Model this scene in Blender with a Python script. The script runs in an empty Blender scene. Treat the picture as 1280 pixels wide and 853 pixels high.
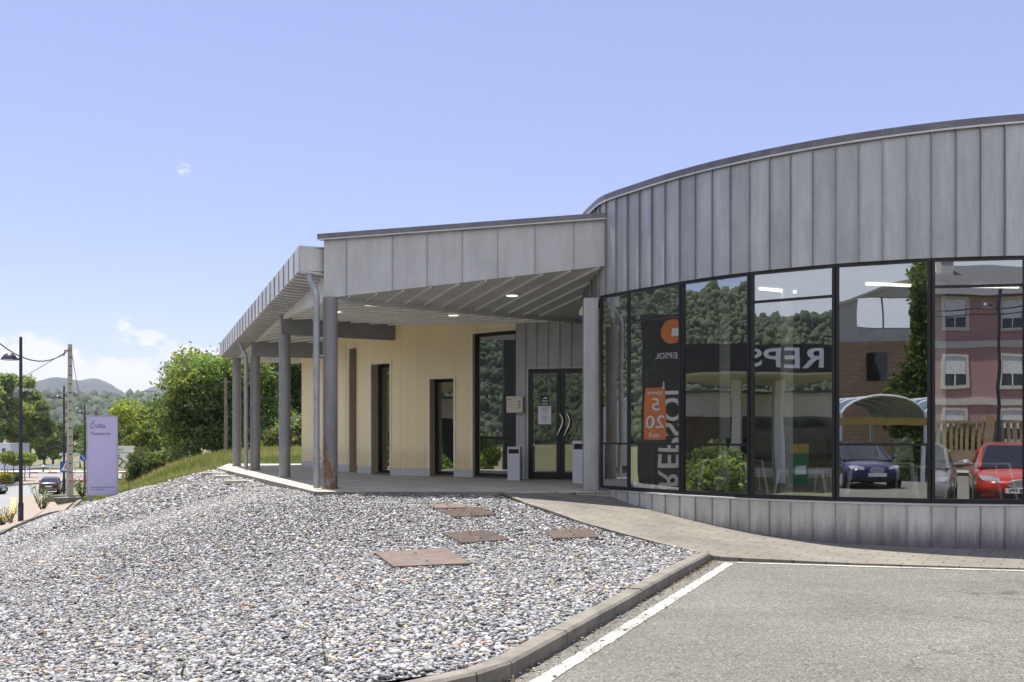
import bpy, bmesh, math, random
import numpy as np
from mathutils import Vector, Matrix
from mathutils.geometry import delaunay_2d_cdt

PI = math.pi
rad = math.radians
scene = bpy.context.scene
COL = scene.collection

# ------------------------------------------------------------------ camera
cam_d = bpy.data.cameras.new("camera")
cam_d.sensor_width = 36.0
cam_d.lens = 33.75
cam_d.shift_y = 0.0918
cam_d.clip_start = 0.1
cam_d.clip_end = 9000
cam = bpy.data.objects.new("camera", cam_d)
COL.objects.link(cam)
cam.location = (0, 0, 1.0)
cam.rotation_euler = (rad(90), 0, 0)
scene.camera = cam

# ------------------------------------------------------------------ light
SUN = Vector((-0.21, 0.215, 1.0)).normalized()          # towards the sun
world = bpy.data.worlds.new("World")
scene.world = world
world.use_nodes = True
wn, wl = world.node_tree.nodes, world.node_tree.links
wn.clear()
w_out = wn.new("ShaderNodeOutputWorld")
w_bg = wn.new("ShaderNodeBackground")
w_bg.inputs[1].default_value = 0.15
w_sky = wn.new("ShaderNodeTexSky")
w_sky.sky_type = 'NISHITA'
w_sky.sun_disc = False
w_sky.sun_elevation = math.asin(SUN.z)
w_sky.sun_rotation = math.atan2(SUN.x, SUN.y)
w_sky.altitude = 600
w_sky.air_density = 1.0
w_sky.dust_density = 0.6
w_sky.ozone_density = 2.5
# cumulus low over the hills, worked out from the view direction in the world
tc = wn.new("ShaderNodeTexCoord")
sep = wn.new("ShaderNodeSeparateXYZ"); wl.new(tc.outputs["Generated"], sep.inputs[0])
mp = wn.new("ShaderNodeMapping"); mp.inputs["Scale"].default_value = (1, 1, 2.0)
wl.new(tc.outputs["Generated"], mp.inputs[0])
cn = wn.new("ShaderNodeTexNoise"); cn.inputs["Scale"].default_value = 9.0
cn.inputs["Detail"].default_value = 9; cn.inputs["Roughness"].default_value = 0.56
wl.new(mp.outputs[0], cn.inputs["Vector"])
def wmath(op, a, b=None, c=None):
    n = wn.new("ShaderNodeMath"); n.operation = op
    for i, v in enumerate((a, b, c)):
        if v is None: continue
        if isinstance(v, (int, float)): n.inputs[i].default_value = v
        else: wl.new(v, n.inputs[i])
    return n.outputs[0]
def wrange(v, a, b, c, d, smooth=True):
    n = wn.new("ShaderNodeMapRange"); n.clamp = True
    if smooth: n.interpolation_type = 'SMOOTHSTEP'
    wl.new(v, n.inputs[0])
    for i, x in enumerate((a, b, c, d)): n.inputs[i + 1].default_value = x
    return n.outputs[0]
elev = sep.outputs["Z"]
# fewer clouds overhead, more towards the horizon
bias = wrange(elev, 0.05, 0.125, 0.15, -0.14)
back = wrange(sep.outputs["Y"], 0.02, -0.45, 0.0, 0.34)  # cloud cover behind the camera, thickened to add fill on the walls facing it
hi_b = wrange(elev, 0.98, 0.75, 0.0, 1.0)
back = wmath('MULTIPLY', back, hi_b)
dens = wmath('ADD', wmath('ADD', cn.outputs["Fac"], bias), back)
cl = wrange(dens, 0.5, 0.56, 0.0, 1.0)
side = wrange(sep.outputs["X"], -0.12, -0.26, 0.0, 1.0)
behind = wrange(sep.outputs["Y"], 0.2, -0.2, 0.0, 1.0)
low = wmath('MULTIPLY', side, wrange(elev, 0.115, 0.15, 1.0, 0.0))
cl = wmath('MULTIPLY', cl, wmath('MAXIMUM', low, behind))
# one small wisp higher up
wd = Vector(((230 - 640) / 1200, 1.0, (544 - 212) / 1200)).normalized()
vd = wn.new("ShaderNodeVectorMath"); vd.operation = 'DOT_PRODUCT'
wl.new(tc.outputs["Generated"], vd.inputs[0]); vd.inputs[1].default_value = wd
wn2 = wn.new("ShaderNodeTexNoise"); wn2.inputs["Scale"].default_value = 160; wn2.inputs["Detail"].default_value = 5
wl.new(tc.outputs["Generated"], wn2.inputs["Vector"])
wisp = wmath('MULTIPLY', wrange(vd.outputs["Value"], 0.99997, 0.999998, 0, 1), wrange(wn2.outputs["Fac"], 0.38, 0.62, 0, 0.8))
cl = wmath('MAXIMUM', cl, wisp)
w_mix = wn.new("ShaderNodeMixRGB")
w_tint = wn.new("ShaderNodeMixRGB"); w_tint.blend_type = 'MULTIPLY'; w_tint.inputs[0].default_value = 1.0
w_tint.inputs[2].default_value = (0.32, 0.285, 0.26, 1)
wl.new(w_sky.outputs[0], w_tint.inputs[1])
w_add = wn.new("ShaderNodeMixRGB"); w_add.blend_type = 'ADD'; w_add.inputs[0].default_value = 1.0
wl.new(w_tint.outputs[0], w_add.inputs[1]); w_add.inputs[2].default_value = (0.54, 0.57, 1.22, 1)
wl.new(cl, w_mix.inputs[0]); wl.new(w_add.outputs[0], w_mix.inputs[1])
w_cc = wn.new("ShaderNodeMixRGB"); wl.new(behind, w_cc.inputs[0])
w_cc.inputs[1].default_value = (2.75, 2.75, 2.9, 1); w_cc.inputs[2].default_value = (2.75, 2.88, 3.25, 1)
wl.new(w_cc.outputs[0], w_mix.inputs[2])
wl.new(w_mix.outputs[0], w_bg.inputs[0]); wl.new(w_bg.outputs[0], w_out.inputs[0])

sun_d = bpy.data.lights.new("sun", 'SUN')
sun_d.energy = 3.6
sun_d.angle = rad(0.5)
sun_d.color = (1.0, 0.95, 0.87)
sun = bpy.data.objects.new("sun", sun_d)
COL.objects.link(sun)
sun.rotation_euler = SUN.to_track_quat('Z', 'Y').to_euler()

scene.view_settings.view_transform = 'Standard'
scene.view_settings.look = 'None'
scene.view_settings.gamma = 1
scene.view_settings.exposure = 1.3
scene.render.engine = 'CYCLES'
scene.cycles.use_denoising = True
scene.cycles.max_bounces = 8
scene.cycles.transparent_max_bounces = 16
scene.cycles.caustics_reflective = False
scene.cycles.sample_clamp_indirect = 6

# ------------------------------------------------------------------ materials
def nmat(name):
    m = bpy.data.materials.new(name); m.use_nodes = True
    n, l = m.node_tree.nodes, m.node_tree.links
    p = n["Principled BSDF"]
    return m, n, l, p
def tex_coord(n, l, scale=(1, 1, 1), kind="Object"):
    t = n.new("ShaderNodeTexCoord"); mp_ = n.new("ShaderNodeMapping")
    mp_.inputs["Scale"].default_value = scale
    if kind == "World":
        g = n.new("ShaderNodeNewGeometry"); l.new(g.outputs["Position"], mp_.inputs[0])
    else:
        l.new(t.outputs[kind], mp_.inputs[0])
    return mp_.outputs[0]
def noise(n, l, vec, scale, detail=6, rough=0.6):
    t = n.new("ShaderNodeTexNoise"); t.inputs["Scale"].default_value = scale
    t.inputs["Detail"].default_value = detail; t.inputs["Roughness"].default_value = rough
    l.new(vec, t.inputs["Vector"]); return t.outputs["Fac"]
def ramp(n, l, fac, stops, interp='LINEAR'):
    r = n.new("ShaderNodeValToRGB"); r.color_ramp.interpolation = interp
    e = r.color_ramp.elements
    e[0].position, e[0].color = stops[0][0], (*stops[0][1], 1)
    e[1].position, e[1].color = stops[-1][0], (*stops[-1][1], 1)
    for p_, c in stops[1:-1]:
        x = e.new(p_); x.color = (*c, 1)
    l.new(fac, r.inputs[0]); return r.outputs[0]
def mixc(n, l, fac, a, b, mode='MIX'):
    m = n.new("ShaderNodeMixRGB"); m.blend_type = mode
    for i, v in ((0, fac), (1, a), (2, b)):
        if isinstance(v, (int, float)): m.inputs[i].default_value = v
        elif isinstance(v, tuple): m.inputs[i].default_value = (*v, 1)
        else: l.new(v, m.inputs[i])
    return m.outputs[0]
def bump(n, l, p, h, strength=0.3, dist=0.02):
    b = n.new("ShaderNodeBump"); b.inputs["Strength"].default_value = strength
    b.inputs["Distance"].default_value = dist
    l.new(h, b.inputs["Height"]); l.new(b.outputs[0], p.inputs["Normal"])
def attr(n, name):
    a = n.new("ShaderNodeAttribute"); a.attribute_name = name; return a
def g3(v): return (v, v, v)

def plain(name, col, rough=0.6, metal=0.0, var=0.12, scale=6, spec=0.4, bmp=0.0, coat=0.0):
    m, n, l, p = nmat(name)
    v = tex_coord(n, l, kind="World")
    f = noise(n, l, v, scale)
    a = tuple(c * (1 - var) for c in col); b = tuple(min(1, c * (1 + var)) for c in col)
    l.new(ramp(n, l, f, [(0.3, a), (0.7, b)]), p.inputs["Base Color"])
    p.inputs["Roughness"].default_value = rough; p.inputs["Metallic"].default_value = metal
    p.inputs["Specular IOR Level"].default_value = spec
    p.inputs["Coat Weight"].default_value = coat
    if bmp: bump(n, l, p, noise(n, l, v, scale * 12, 4), bmp, 0.01)
    return m

def zinc(name, lo, hi, rough=0.42, metal=0.35, dirt=None):
    m, n, l, p = nmat(name)
    v = tex_coord(n, l, (1, 1, 0.12), "World")
    streak = noise(n, l, v, 9, 8, 0.65)
    v2 = tex_coord(n, l, (1, 1, 0.8), "World")
    blot = noise(n, l, v2, 1.7, 5, 0.6)
    fine = noise(n, l, v2, 60, 3, 0.6)
    c = ramp(n, l, streak, [(0.25, lo), (0.75, hi)])
    c = mixc(n, l, 0.75, c, ramp(n, l, blot, [(0.3, g3(0.84)), (0.7, g3(1.14))]), 'MULTIPLY')
    c = mixc(n, l, 0.35, c, ramp(n, l, fine, [(0.35, g3(0.8)), (0.65, g3(1.2))]), 'MULTIPLY')
    a = attr(n, "pv")
    c = mixc(n, l, 1.0, c, a.outputs["Color"], 'MULTIPLY')
    if dirt:
        # rain splash and dirt that climbs the sheets from the ground, ragged edge
        g = n.new("ShaderNodeNewGeometry"); s = n.new("ShaderNodeSeparateXYZ")
        l.new(g.outputs["Position"], s.inputs[0])
        add = n.new("ShaderNodeMath"); add.operation = 'MULTIPLY_ADD'
        l.new(streak, add.inputs[0]); add.inputs[1].default_value = 0.45; l.new(s.outputs["Z"], add.inputs[2])
        mr = n.new("ShaderNodeMapRange"); mr.inputs[1].default_value = dirt[0]; mr.inputs[2].default_value = dirt[1]
        mr.interpolation_type = 'SMOOTHSTEP'
        l.new(add.outputs[0], mr.inputs[0])
        c = mixc(n, l, mr.outputs[0], (0.15, 0.15, 0.165), c)
    l.new(c, p.inputs["Base Color"])
    p.inputs["Metallic"].default_value = metal
    l.new(ramp(n, l, blot, [(0.3, g3(rough - 0.08)), (0.7, g3(rough + 0.14))]), p.inputs["Roughness"])
    bump(n, l, p, blot, 0.12, 0.03)
    return m

M = {}
M['zinc'] = zinc('weathered_zinc', (0.335, 0.34, 0.352), (0.485, 0.49, 0.503))
M['zinc_base'] = zinc('zinc_plinth', (0.42, 0.42, 0.41), (0.56, 0.56, 0.54), 0.42, 0.3, dirt=(-0.36, 0.08))
M['zinc_fascia'] = zinc('zinc_fascia', (0.38, 0.382, 0.39), (0.48, 0.482, 0.49), 0.5, 0.2)
M['zinc_soffit'] = zinc('zinc_soffit', (0.58, 0.58, 0.57), (0.68, 0.68, 0.66), 0.5, 0.1)
M['zinc_light'] = zinc('zinc_trim', (0.46, 0.46, 0.465), (0.58, 0.58, 0.58), 0.4, 0.3)
M['coping'] = plain('coping_sheet', (0.15, 0.15, 0.17), 0.5, 0.3, 0.2, 4)
M['steel_grey'] = plain('grey_painted_steel', (0.25, 0.25, 0.255), 0.5, 0.1, 0.12, 3)
M['pipe'] = plain('pipe_zinc', (0.34, 0.35, 0.37), 0.42, 0.35, 0.15, 5)
M['black_frame'] = plain('black_window_frame', (0.012, 0.012, 0.014), 0.35, 0, 0.1)
M['steel'] = plain('brushed_steel', (0.6, 0.58, 0.54), 0.25, 0.9, 0.05)
M['cream_paint'] = plain('cream_box_paint', (0.62, 0.58, 0.47), 0.45, 0, 0.04)
M['bin_paint'] = plain('lilac_grey_enamel', (0.55, 0.55, 0.61), 0.4, 0, 0.05)
M['bin_dark'] = plain('bin_opening', (0.02, 0.02, 0.025), 0.6)
M['paper'] = plain('white_paper', (0.86, 0.85, 0.90), 0.8, 0, 0.02)
M['ink'] = plain('grey_ink', (0.16, 0.16, 0.2), 0.8)
M['white'] = plain('white_paint', (0.78, 0.78, 0.77), 0.4, 0, 0.04)
M['black'] = plain('black_plastic', (0.015, 0.015, 0.017), 0.5)
M['rubber'] = plain('tyre_rubber', (0.02, 0.02, 0.021), 0.8)
M['lamp_dark'] = plain('dark_lamp_paint', (0.03, 0.028, 0.045), 0.4, 0.2)
M['pole_conc'] = plain('pole_concrete', (0.40, 0.37, 0.31), 0.85, 0, 0.18, 3, bmp=0.2)
M['lilac'] = plain('lilac_sign_face', (0.50, 0.47, 0.72), 0.45, 0, 0.02, 1)
M['lilac_ink'] = plain('purple_grey_ink', (0.17, 0.12, 0.26), 0.5)
M['alu'] = plain('aluminium', (0.42, 0.42, 0.44), 0.35, 0.6)
M['blue_sign'] = plain('blue_sign_face', (0.03, 0.10, 0.45), 0.4)
M['green_ink'] = plain('green_lettering', (0.03, 0.25, 0.14), 0.5)
M['brown_reveal'] = plain('brown_reveal', (0.46, 0.37, 0.26), 0.6, 0, 0.06)
M['cream_trim'] = plain('cream_window_trim', (0.86, 0.78, 0.62), 0.5, 0, 0.05)
M['plinth'] = plain('granite_plinth', (0.50, 0.49, 0.48), 0.6, 0, 0.25, 40)
M['int_floor'] = plain('interior_floor', (0.22, 0.21, 0.19), 0.3)
M['int_wall'] = plain('interior_wall', (0.34, 0.33, 0.25), 0.8)
M['int_ceiling'] = plain('interior_ceiling', (0.40, 0.42, 0.34), 0.8)
M['chrome_white'] = plain('white_tube', (0.86, 0.86, 0.85), 0.3)
M['bark'] = plain('bark', (0.13, 0.10, 0.075), 0.9, 0, 0.3, 8, bmp=0.5)
M['wood_pole'] = plain('old_wood', (0.22, 0.17, 0.12), 0.9, 0, 0.25, 6)
M['slab_stone'] = plain('loose_slab', (0.46, 0.43, 0.36), 0.85, 0, 0.2, 5)
M['orange'] = plain('orange_face', (0.75, 0.20, 0.04), 0.5)
M['station_black'] = plain('station_black', (0.014, 0.014, 0.017), 0.4)
M['station_grey'] = plain('station_soffit', (0.62, 0.60, 0.52), 0.6)
M['red_paint'] = plain('red_car_paint', (0.42, 0.035, 0.02), 0.25, 0.1, 0.03, coat=0.6)
M['grey_paint'] = plain('grey_car_paint', (0.19, 0.18, 0.17), 0.28, 0.4, 0.03, coat=0.6)
M['blue_paint'] = plain('blue_car_paint', (0.012, 0.010, 0.075), 0.25, 0.2, 0.03, coat=0.6)
M['dark_paint'] = plain('dark_car_paint', (0.018, 0.018, 0.028), 0.25, 0.2, 0.03, coat=0.6)
M['car_glass'] = plain('car_glass', (0.02, 0.022, 0.025), 0.06, 0, 0.02, spec=0.8)
M['tail'] = plain('tail_lamp_red', (0.30, 0.01, 0.01), 0.2)
M['headlamp'] = plain('headlamp_glass', (0.55, 0.56, 0.58), 0.1, 0.4)
M['rim'] = plain('alloy_rim', (0.5, 0.5, 0.52), 0.3, 0.7)
M['plate'] = plain('number_plate', (0.75, 0.75, 0.72), 0.4)
M['pink_wall'] = plain('pink_render', (0.46, 0.27, 0.255), 0.85, 0, 0.06, 1)
M['stone_trim'] = plain('pale_trim', (0.62, 0.58, 0.52), 0.8)
M['shutter'] = plain('roller_blind', (0.75, 0.75, 0.74), 0.5)
M['roof_slate'] = plain('slate_roof', (0.09, 0.09, 0.10), 0.7, 0, 0.25, 10)
M['render_grey'] = plain('grey_render', (0.54, 0.52, 0.47), 0.9, 0, 0.15, 3, bmp=0.3)
M['pale_block'] = plain('pale_grey_render', (0.50, 0.51, 0.55), 0.9, 0, 0.08, 1)
M['fence_conc'] = plain('fence_concrete', (0.30, 0.22, 0.13), 0.9, 0, 0.2, 3)
M['yellow'] = plain('yellow_enamel', (0.42, 0.29, 0.06), 0.5)
M['green'] = plain('green_enamel', (0.02, 0.18, 0.07), 0.5)
M['blue_sheet'] = plain('blue_polycarbonate', (0.06, 0.13, 0.20), 0.25)
M['dumpster'] = plain('green_container', (0.05, 0.10, 0.05), 0.6)
M['rail'] = plain('galvanised_rail', (0.42, 0.43, 0.45), 0.45, 0.5)
M['kerb'] = plain('kerb_concrete', (0.185, 0.172, 0.145), 0.9, 0, 0.28, 5, bmp=0.4)
M['kerb_red'] = plain('red_kerb', (0.45, 0.12, 0.09), 0.8)
M['kerb_white'] = plain('white_kerb', (0.62, 0.60, 0.56), 0.8)
M['pink_pave'] = plain('red_paving', (0.27, 0.22, 0.18), 0.9, 0, 0.12, 6)
M['yellow_line'] = plain('yellow_kerb_line', (0.62, 0.46, 0.16), 0.8)
M['old_slab'] = plain('road_concrete', (0.33, 0.32, 0.31), 0.9, 0, 0.1, 2)
M['blue_trim'] = plain('blue_globe_base', (0.05, 0.08, 0.35), 0.4)
M['globe'] = plain('cream_globe', (0.75, 0.70, 0.55), 0.4)
M['red_flower'] = plain('red_petals', (0.5, 0.04, 0.07), 0.7)
M['far_block'] = plain('far_grey_block', (0.42, 0.43, 0.48), 0.8)

def emis(name, col, s):
    m, n, l, p = nmat(name)
    p.inputs["Base Color"].default_value = (*col, 1)
    p.inputs["Emission Color"].default_value = (*col, 1); p.inputs["Emission Strength"].default_value = s
    return m
M['lit'] = emis('lit_diffuser', (1.0, 0.97, 0.88), 0.5)
M['lit_strip'] = emis('lit_tube', (1.0, 1.0, 0.92), 1.2)

def glass(name, refl, tint, wav=0.0):
    m, n, l, p = nmat(name)
    n.remove(p); out = n["Material Output"]
    tr = n.new("ShaderNodeBsdfTransparent"); tr.inputs[0].default_value = (*tint, 1)
    gl = n.new("ShaderNodeBsdfGlossy"); gl.inputs["Roughness"].default_value = 0.0
    gl.inputs[0].default_value = (0.93, 0.95, 0.97, 1)
    mx = n.new("ShaderNodeMixShader"); mx.inputs[0].default_value = refl
    l.new(tr.outputs[0], mx.inputs[1]); l.new(gl.outputs[0], mx.inputs[2]); l.new(mx.outputs[0], out.inputs[0])
    if wav:
        v = tex_coord(n, l, kind="World")
        b = n.new("ShaderNodeBump"); b.inputs["Strength"].default_value = wav; b.inputs["Distance"].default_value = 0.004
        l.new(noise(n, l, v, 1.3, 1), b.inputs["Height"]); l.new(b.outputs[0], gl.inputs["Normal"])
    return m
M['glass'] = glass('reflecting_glass', 0.43, (0.66, 0.69, 0.65), 0.25)
M['door_glass'] = glass('door_glass', 0.26, (0.62, 0.58, 0.50), 0.2)

def yellow_wall():
    m, n, l, p = nmat('cream_yellow_board')
    v = tex_coord(n, l, (1, 1, 0.25), "World")
    f = noise(n, l, v, 2.2, 5)
    c = ramp(n, l, f, [(0.3, (0.91, 0.75, 0.45)), (0.7, (0.94, 0.80, 0.51))])
    a = attr(n, "pv")
    c = mixc(n, l, 1.0, c, a.outputs["Color"], 'MULTIPLY')
    # run marks and splashed dirt near the floor
    v3 = tex_coord(n, l, (1, 1, 0.06), "World")
    c = mixc(n, l, 0.22, c, ramp(n, l, noise(n, l, v3, 14, 6, 0.7), [(0.35, g3(0.86)), (0.6, g3(1.03))]), 'MULTIPLY')
    g = n.new("ShaderNodeNewGeometry"); s = n.new("ShaderNodeSeparateXYZ"); l.new(g.outputs["Position"], s.inputs[0])
    ad = n.new("ShaderNodeMath"); ad.operation = 'MULTIPLY_ADD'; l.new(noise(n, l, v, 5, 6, 0.7), ad.inputs[0]); ad.inputs[1].default_value = -0.9; l.new(s.outputs["Z"], ad.inputs[2])
    c = mixc(n, l, 1.0, c, ramp(n, l, ad.outputs[0], [(0.0, (0.84, 0.82, 0.78)), (0.28, g3(1))]), 'MULTIPLY')
    l.new(c, p.inputs["Base Color"]); p.inputs["Roughness"].default_value = 0.5
    return m
M['yellow_wall'] = yellow_wall()

def rust_column():
    m, n, l, p = nmat('rusting_painted_column')
    v = tex_coord(n, l, (1, 1, 0.35), "World")
    f = noise(n, l, v, 7, 8, 0.7)
    g = n.new("ShaderNodeNewGeometry"); s = n.new("ShaderNodeSeparateXYZ"); l.new(g.outputs["Position"], s.inputs[0])
    mr = n.new("ShaderNodeMapRange"); l.new(s.outputs["Z"], mr.inputs[0])
    mr.inputs[1].default_value = 0.0; mr.inputs[2].default_value = 2.6; mr.inputs[3].default_value = 0.12; mr.inputs[4].default_value = -0.12
    ad = n.new("ShaderNodeMath"); ad.operation = 'ADD'; l.new(f, ad.inputs[0]); l.new(mr.outputs[0], ad.inputs[1])
    grey = ramp(n, l, noise(n, l, v, 3, 5), [(0.3, (0.16, 0.155, 0.17)), (0.7, (0.25, 0.24, 0.255))])
    rust = ramp(n, l, noise(n, l, v, 25, 5), [(0.3, (0.10, 0.045, 0.02)), (0.7, (0.27, 0.14, 0.06))])
    mask = ramp(n, l, ad.outputs[0], [(0.56, g3(0)), (0.63, g3(1))])
    l.new(mixc(n, l, mask, grey, rust), p.inputs["Base Color"])
    p.inputs["Roughness"].default_value = 0.6
    bump(n, l, p, f, 0.25, 0.01)
    return m
M['rust_col'] = rust_column()

def rusty_plate(name, checker):
    m, n, l, p = nmat(name)
    v = tex_coord(n, l, kind="World")
    f = noise(n, l, v, 5, 7)
    c = ramp(n, l, f, [(0.3, (0.105, 0.078, 0.062)), (0.7, (0.165, 0.125, 0.105))])
    c = mixc(n, l, 0.5, c, ramp(n, l, noise(n, l, v, 90, 3), [(0.35, g3(0.7)), (0.65, g3(1.25))]), 'MULTIPLY')
    p.inputs["Roughness"].default_value = 0.8
    l.new(c, p.inputs["Base Color"])
    if not checker: bump(n, l, p, noise(n, l, v, 50, 4), 0.15, 0.01)
    return m
M['rust_plate'] = rusty_plate('rusty_iron', False)

def asphalt(name, a, b, speck):
    m, n, l, p = nmat(name)
    v = tex_coord(n, l, kind="World")
    big = noise(n, l, v, 0.55, 6, 0.65)
    c = ramp(n, l, big, [(0.3, a), (0.7, b)])
    vo = n.new("ShaderNodeTexVoronoi"); vo.inputs["Scale"].default_value = 70; l.new(v, vo.inputs["Vector"])
    c = mixc(n, l, speck, c, ramp(n, l, vo.outputs["Color"], [(0.05, g3(0.3)), (0.4, g3(0.88)), (0.75, g3(1.15)), (1.0, (2.4, 2.3, 2.1))]), 'MULTIPLY')
    f2 = noise(n, l, v, 150, 3)
    c = mixc(n, l, 0.6, c, ramp(n, l, f2, [(0.35, g3(0.7)), (0.65, g3(1.3))]), 'MULTIPLY')
    vs = tex_coord(n, l, (0.25, 1.4, 1), "World")
    st = noise(n, l, vs, 1.6, 8, 0.7)
    c = mixc(n, l, 0.35, c, ramp(n, l, st, [(0.35, g3(0.75)), (0.6, g3(1.1))]), 'MULTIPLY')
    # hairline cracks, oil drips and old tyre scuffs
    wp = n.new("ShaderNodeVectorMath"); wp.operation = 'ADD'; nv = n.new("ShaderNodeTexNoise"); nv.inputs["Scale"].default_value = 1.5; nv.inputs["Detail"].default_value = 6; l.new(v, nv.inputs["Vector"])
    l.new(v, wp.inputs[0]); l.new(nv.outputs["Color"], wp.inputs[1])
    cr = n.new("ShaderNodeTexVoronoi"); cr.feature = 'DISTANCE_TO_EDGE'; cr.inputs["Scale"].default_value = 0.33; l.new(wp.outputs[0], cr.inputs["Vector"])
    gate = ramp(n, l, noise(n, l, v, 0.45, 3), [(0.48, g3(0)), (0.6, g3(0.55))])
    c = mixc(n, l, gate, c, mixc(n, l, 1.0, c, ramp(n, l, cr.outputs["Distance"], [(0.002, g3(0.35)), (0.008, g3(1))]), 'MULTIPLY'))
    sv = n.new("ShaderNodeTexVoronoi"); sv.inputs["Scale"].default_value = 0.9; l.new(wp.outputs[0], sv.inputs["Vector"])
    c = mixc(n, l, 0.75, c, ramp(n, l, sv.outputs["Distance"], [(0.03, g3(0.62)), (0.13, g3(1))]), 'MULTIPLY')
    l.new(c, p.inputs["Base Color"]); p.inputs["Roughness"].default_value = 0.9
    p.inputs["Specular IOR Level"].default_value = 0.25
    bump(n, l, p, vo.outputs["Distance"], 0.7, 0.012)
    return m
M['asphalt'] = asphalt('worn_asphalt', (0.138, 0.134, 0.118), (0.186, 0.181, 0.162), 0.75)
M['road'] = asphalt('road_asphalt', (0.23, 0.23, 0.235), (0.28, 0.28, 0.28), 0.4)

def paint_line():
    m, n, l, p = nmat('worn_white_paint')
    v = tex_coord(n, l, kind="World")
    f = noise(n, l, v, 34, 8, 0.85); f2 = noise(n, l, v, 2.2, 4)
    ad = n.new("ShaderNodeMath"); ad.operation = 'MULTIPLY_ADD'; l.new(f2, ad.inputs[0]); ad.inputs[1].default_value = 0.5; l.new(f, ad.inputs[2])
    c = ramp(n, l, ad.outputs[0], [(0.66, (0.17, 0.165, 0.145)), (0.75, (0.43, 0.415, 0.365))])
    l.new(c, p.inputs["Base Color"]); p.inputs["Roughness"].default_value = 0.8
    return m
M['paint'] = paint_line()

def paving(name, a, b, bw, bh, mortar, rot=0.0):
    m, n, l, p = nmat(name)
    t = n.new("ShaderNodeNewGeometry"); mp_ = n.new("ShaderNodeMapping"); mp_.inputs["Rotation"].default_value = (0, 0, rot)
    l.new(t.outputs["Position"], mp_.inputs[0])
    br = n.new("ShaderNodeTexBrick"); l.new(mp_.outputs[0], br.inputs["Vector"])
    br.inputs["Scale"].default_value = 1.0; br.inputs["Brick Width"].default_value = bw; br.inputs["Row Height"].default_value = bh
    br.inputs["Mortar Size"].default_value = mortar; br.inputs["Mortar Smooth"].default_value = 0.2
    br.inputs["Color1"].default_value = (*a, 1); br.inputs["Color2"].default_value = (*b, 1)
    br.inputs["Mortar"].default_value = (*(x * 0.55 for x in a), 1)
    f = noise(n, l, mp_.outputs[0], 1.3, 7, 0.65)
    c = mixc(n, l, 0.8, br.outputs["Color"], ramp(n, l, f, [(0.3, g3(0.72)), (0.7, g3(1.2))]), 'MULTIPLY')
    f2 = noise(n, l, mp_.outputs[0], 45, 4)
    c = mixc(n, l, 0.5, c, ramp(n, l, f2, [(0.35, g3(0.75)), (0.65, g3(1.22))]), 'MULTIPLY')
    l.new(c, p.inputs["Base Color"]); p.inputs["Roughness"].default_value = 0.9
    p.inputs["Specular IOR Level"].default_value = 0.2
    inv = n.new("ShaderNodeMath"); inv.operation = 'SUBTRACT'; inv.inputs[0].default_value = 1; l.new(br.outputs["Fac"], inv.inputs[1])
    bump(n, l, p, inv.outputs[0], 0.4, 0.006)
    return m
M['path'] = paving('stamped_concrete_paving', (0.182, 0.17, 0.146), (0.208, 0.194, 0.166), 0.42, 0.2, 0.008, 0.55)
M['porch'] = paving('porch_tiles', (0.44, 0.41, 0.345), (0.47, 0.44, 0.37), 0.6, 0.4, 0.006, -1.17)

def gravel_base():
    m, n, l, p = nmat('gravel_bed')
    v = tex_coord(n, l, kind="World")
    vo = n.new("ShaderNodeTexVoronoi"); vo.inputs["Scale"].default_value = 24; l.new(v, vo.inputs["Vector"])
    c = ramp(n, l, vo.outputs["Color"], [(0.0, (0.08, 0.08, 0.085)), (0.5, (0.22, 0.22, 0.225)), (1.0, (0.40, 0.40, 0.39))])
    l.new(c, p.inputs["Base Color"]); p.inputs["Roughness"].default_value = 0.95
    bump(n, l, p, vo.outputs["Distance"], 1.0, 0.03)
    return m
M['gravel_base'] = gravel_base()

def vcol(name, rough=0.85, trans=0.0, spec=0.3):
    m, n, l, p = nmat(name)
    a = attr(n, "col")
    l.new(a.outputs["Color"], p.inputs["Base Color"]); p.inputs["Roughness"].default_value = rough
    p.inputs["Specular IOR Level"].default_value = spec
    if trans:
        out = n["Material Output"]; t = n.new("ShaderNodeBsdfTranslucent")
        l.new(mixc(n, l, 1.0, a.outputs["Color"], (1.25, 1.2, 0.6), 'MULTIPLY'), t.inputs[0])
        mx = n.new("ShaderNodeMixShader"); mx.inputs[0].default_value = trans
        l.new(p.outputs[0], mx.inputs[1]); l.new(t.outputs[0], mx.inputs[2]); l.new(mx.outputs[0], out.inputs[0])
    return m
M['stone'] = vcol('gravel_stone', 0.8)
M['leaf'] = vcol('leaf', 0.55, 0.42)

def soil():
    m, n, l, p = nmat('dry_grass_soil')
    v = tex_coord(n, l, kind="World")
    f = noise(n, l, v, 0.35, 8, 0.65); f2 = noise(n, l, v, 7, 6, 0.7)
    c = ramp(n, l, f, [(0.3, (0.11, 0.12, 0.05)), (0.55, (0.16, 0.155, 0.07)), (0.75, (0.24, 0.20, 0.12))])
    c = mixc(n, l, 0.7, c, ramp(n, l, f2, [(0.3, g3(0.6)), (0.7, g3(1.3))]), 'MULTIPLY')
    l.new(c, p.inputs["Base Color"]); p.inputs["Roughness"].default_value = 0.95
    bump(n, l, p, f2, 0.6, 0.06)
    return m
M['soil'] = soil()

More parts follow.
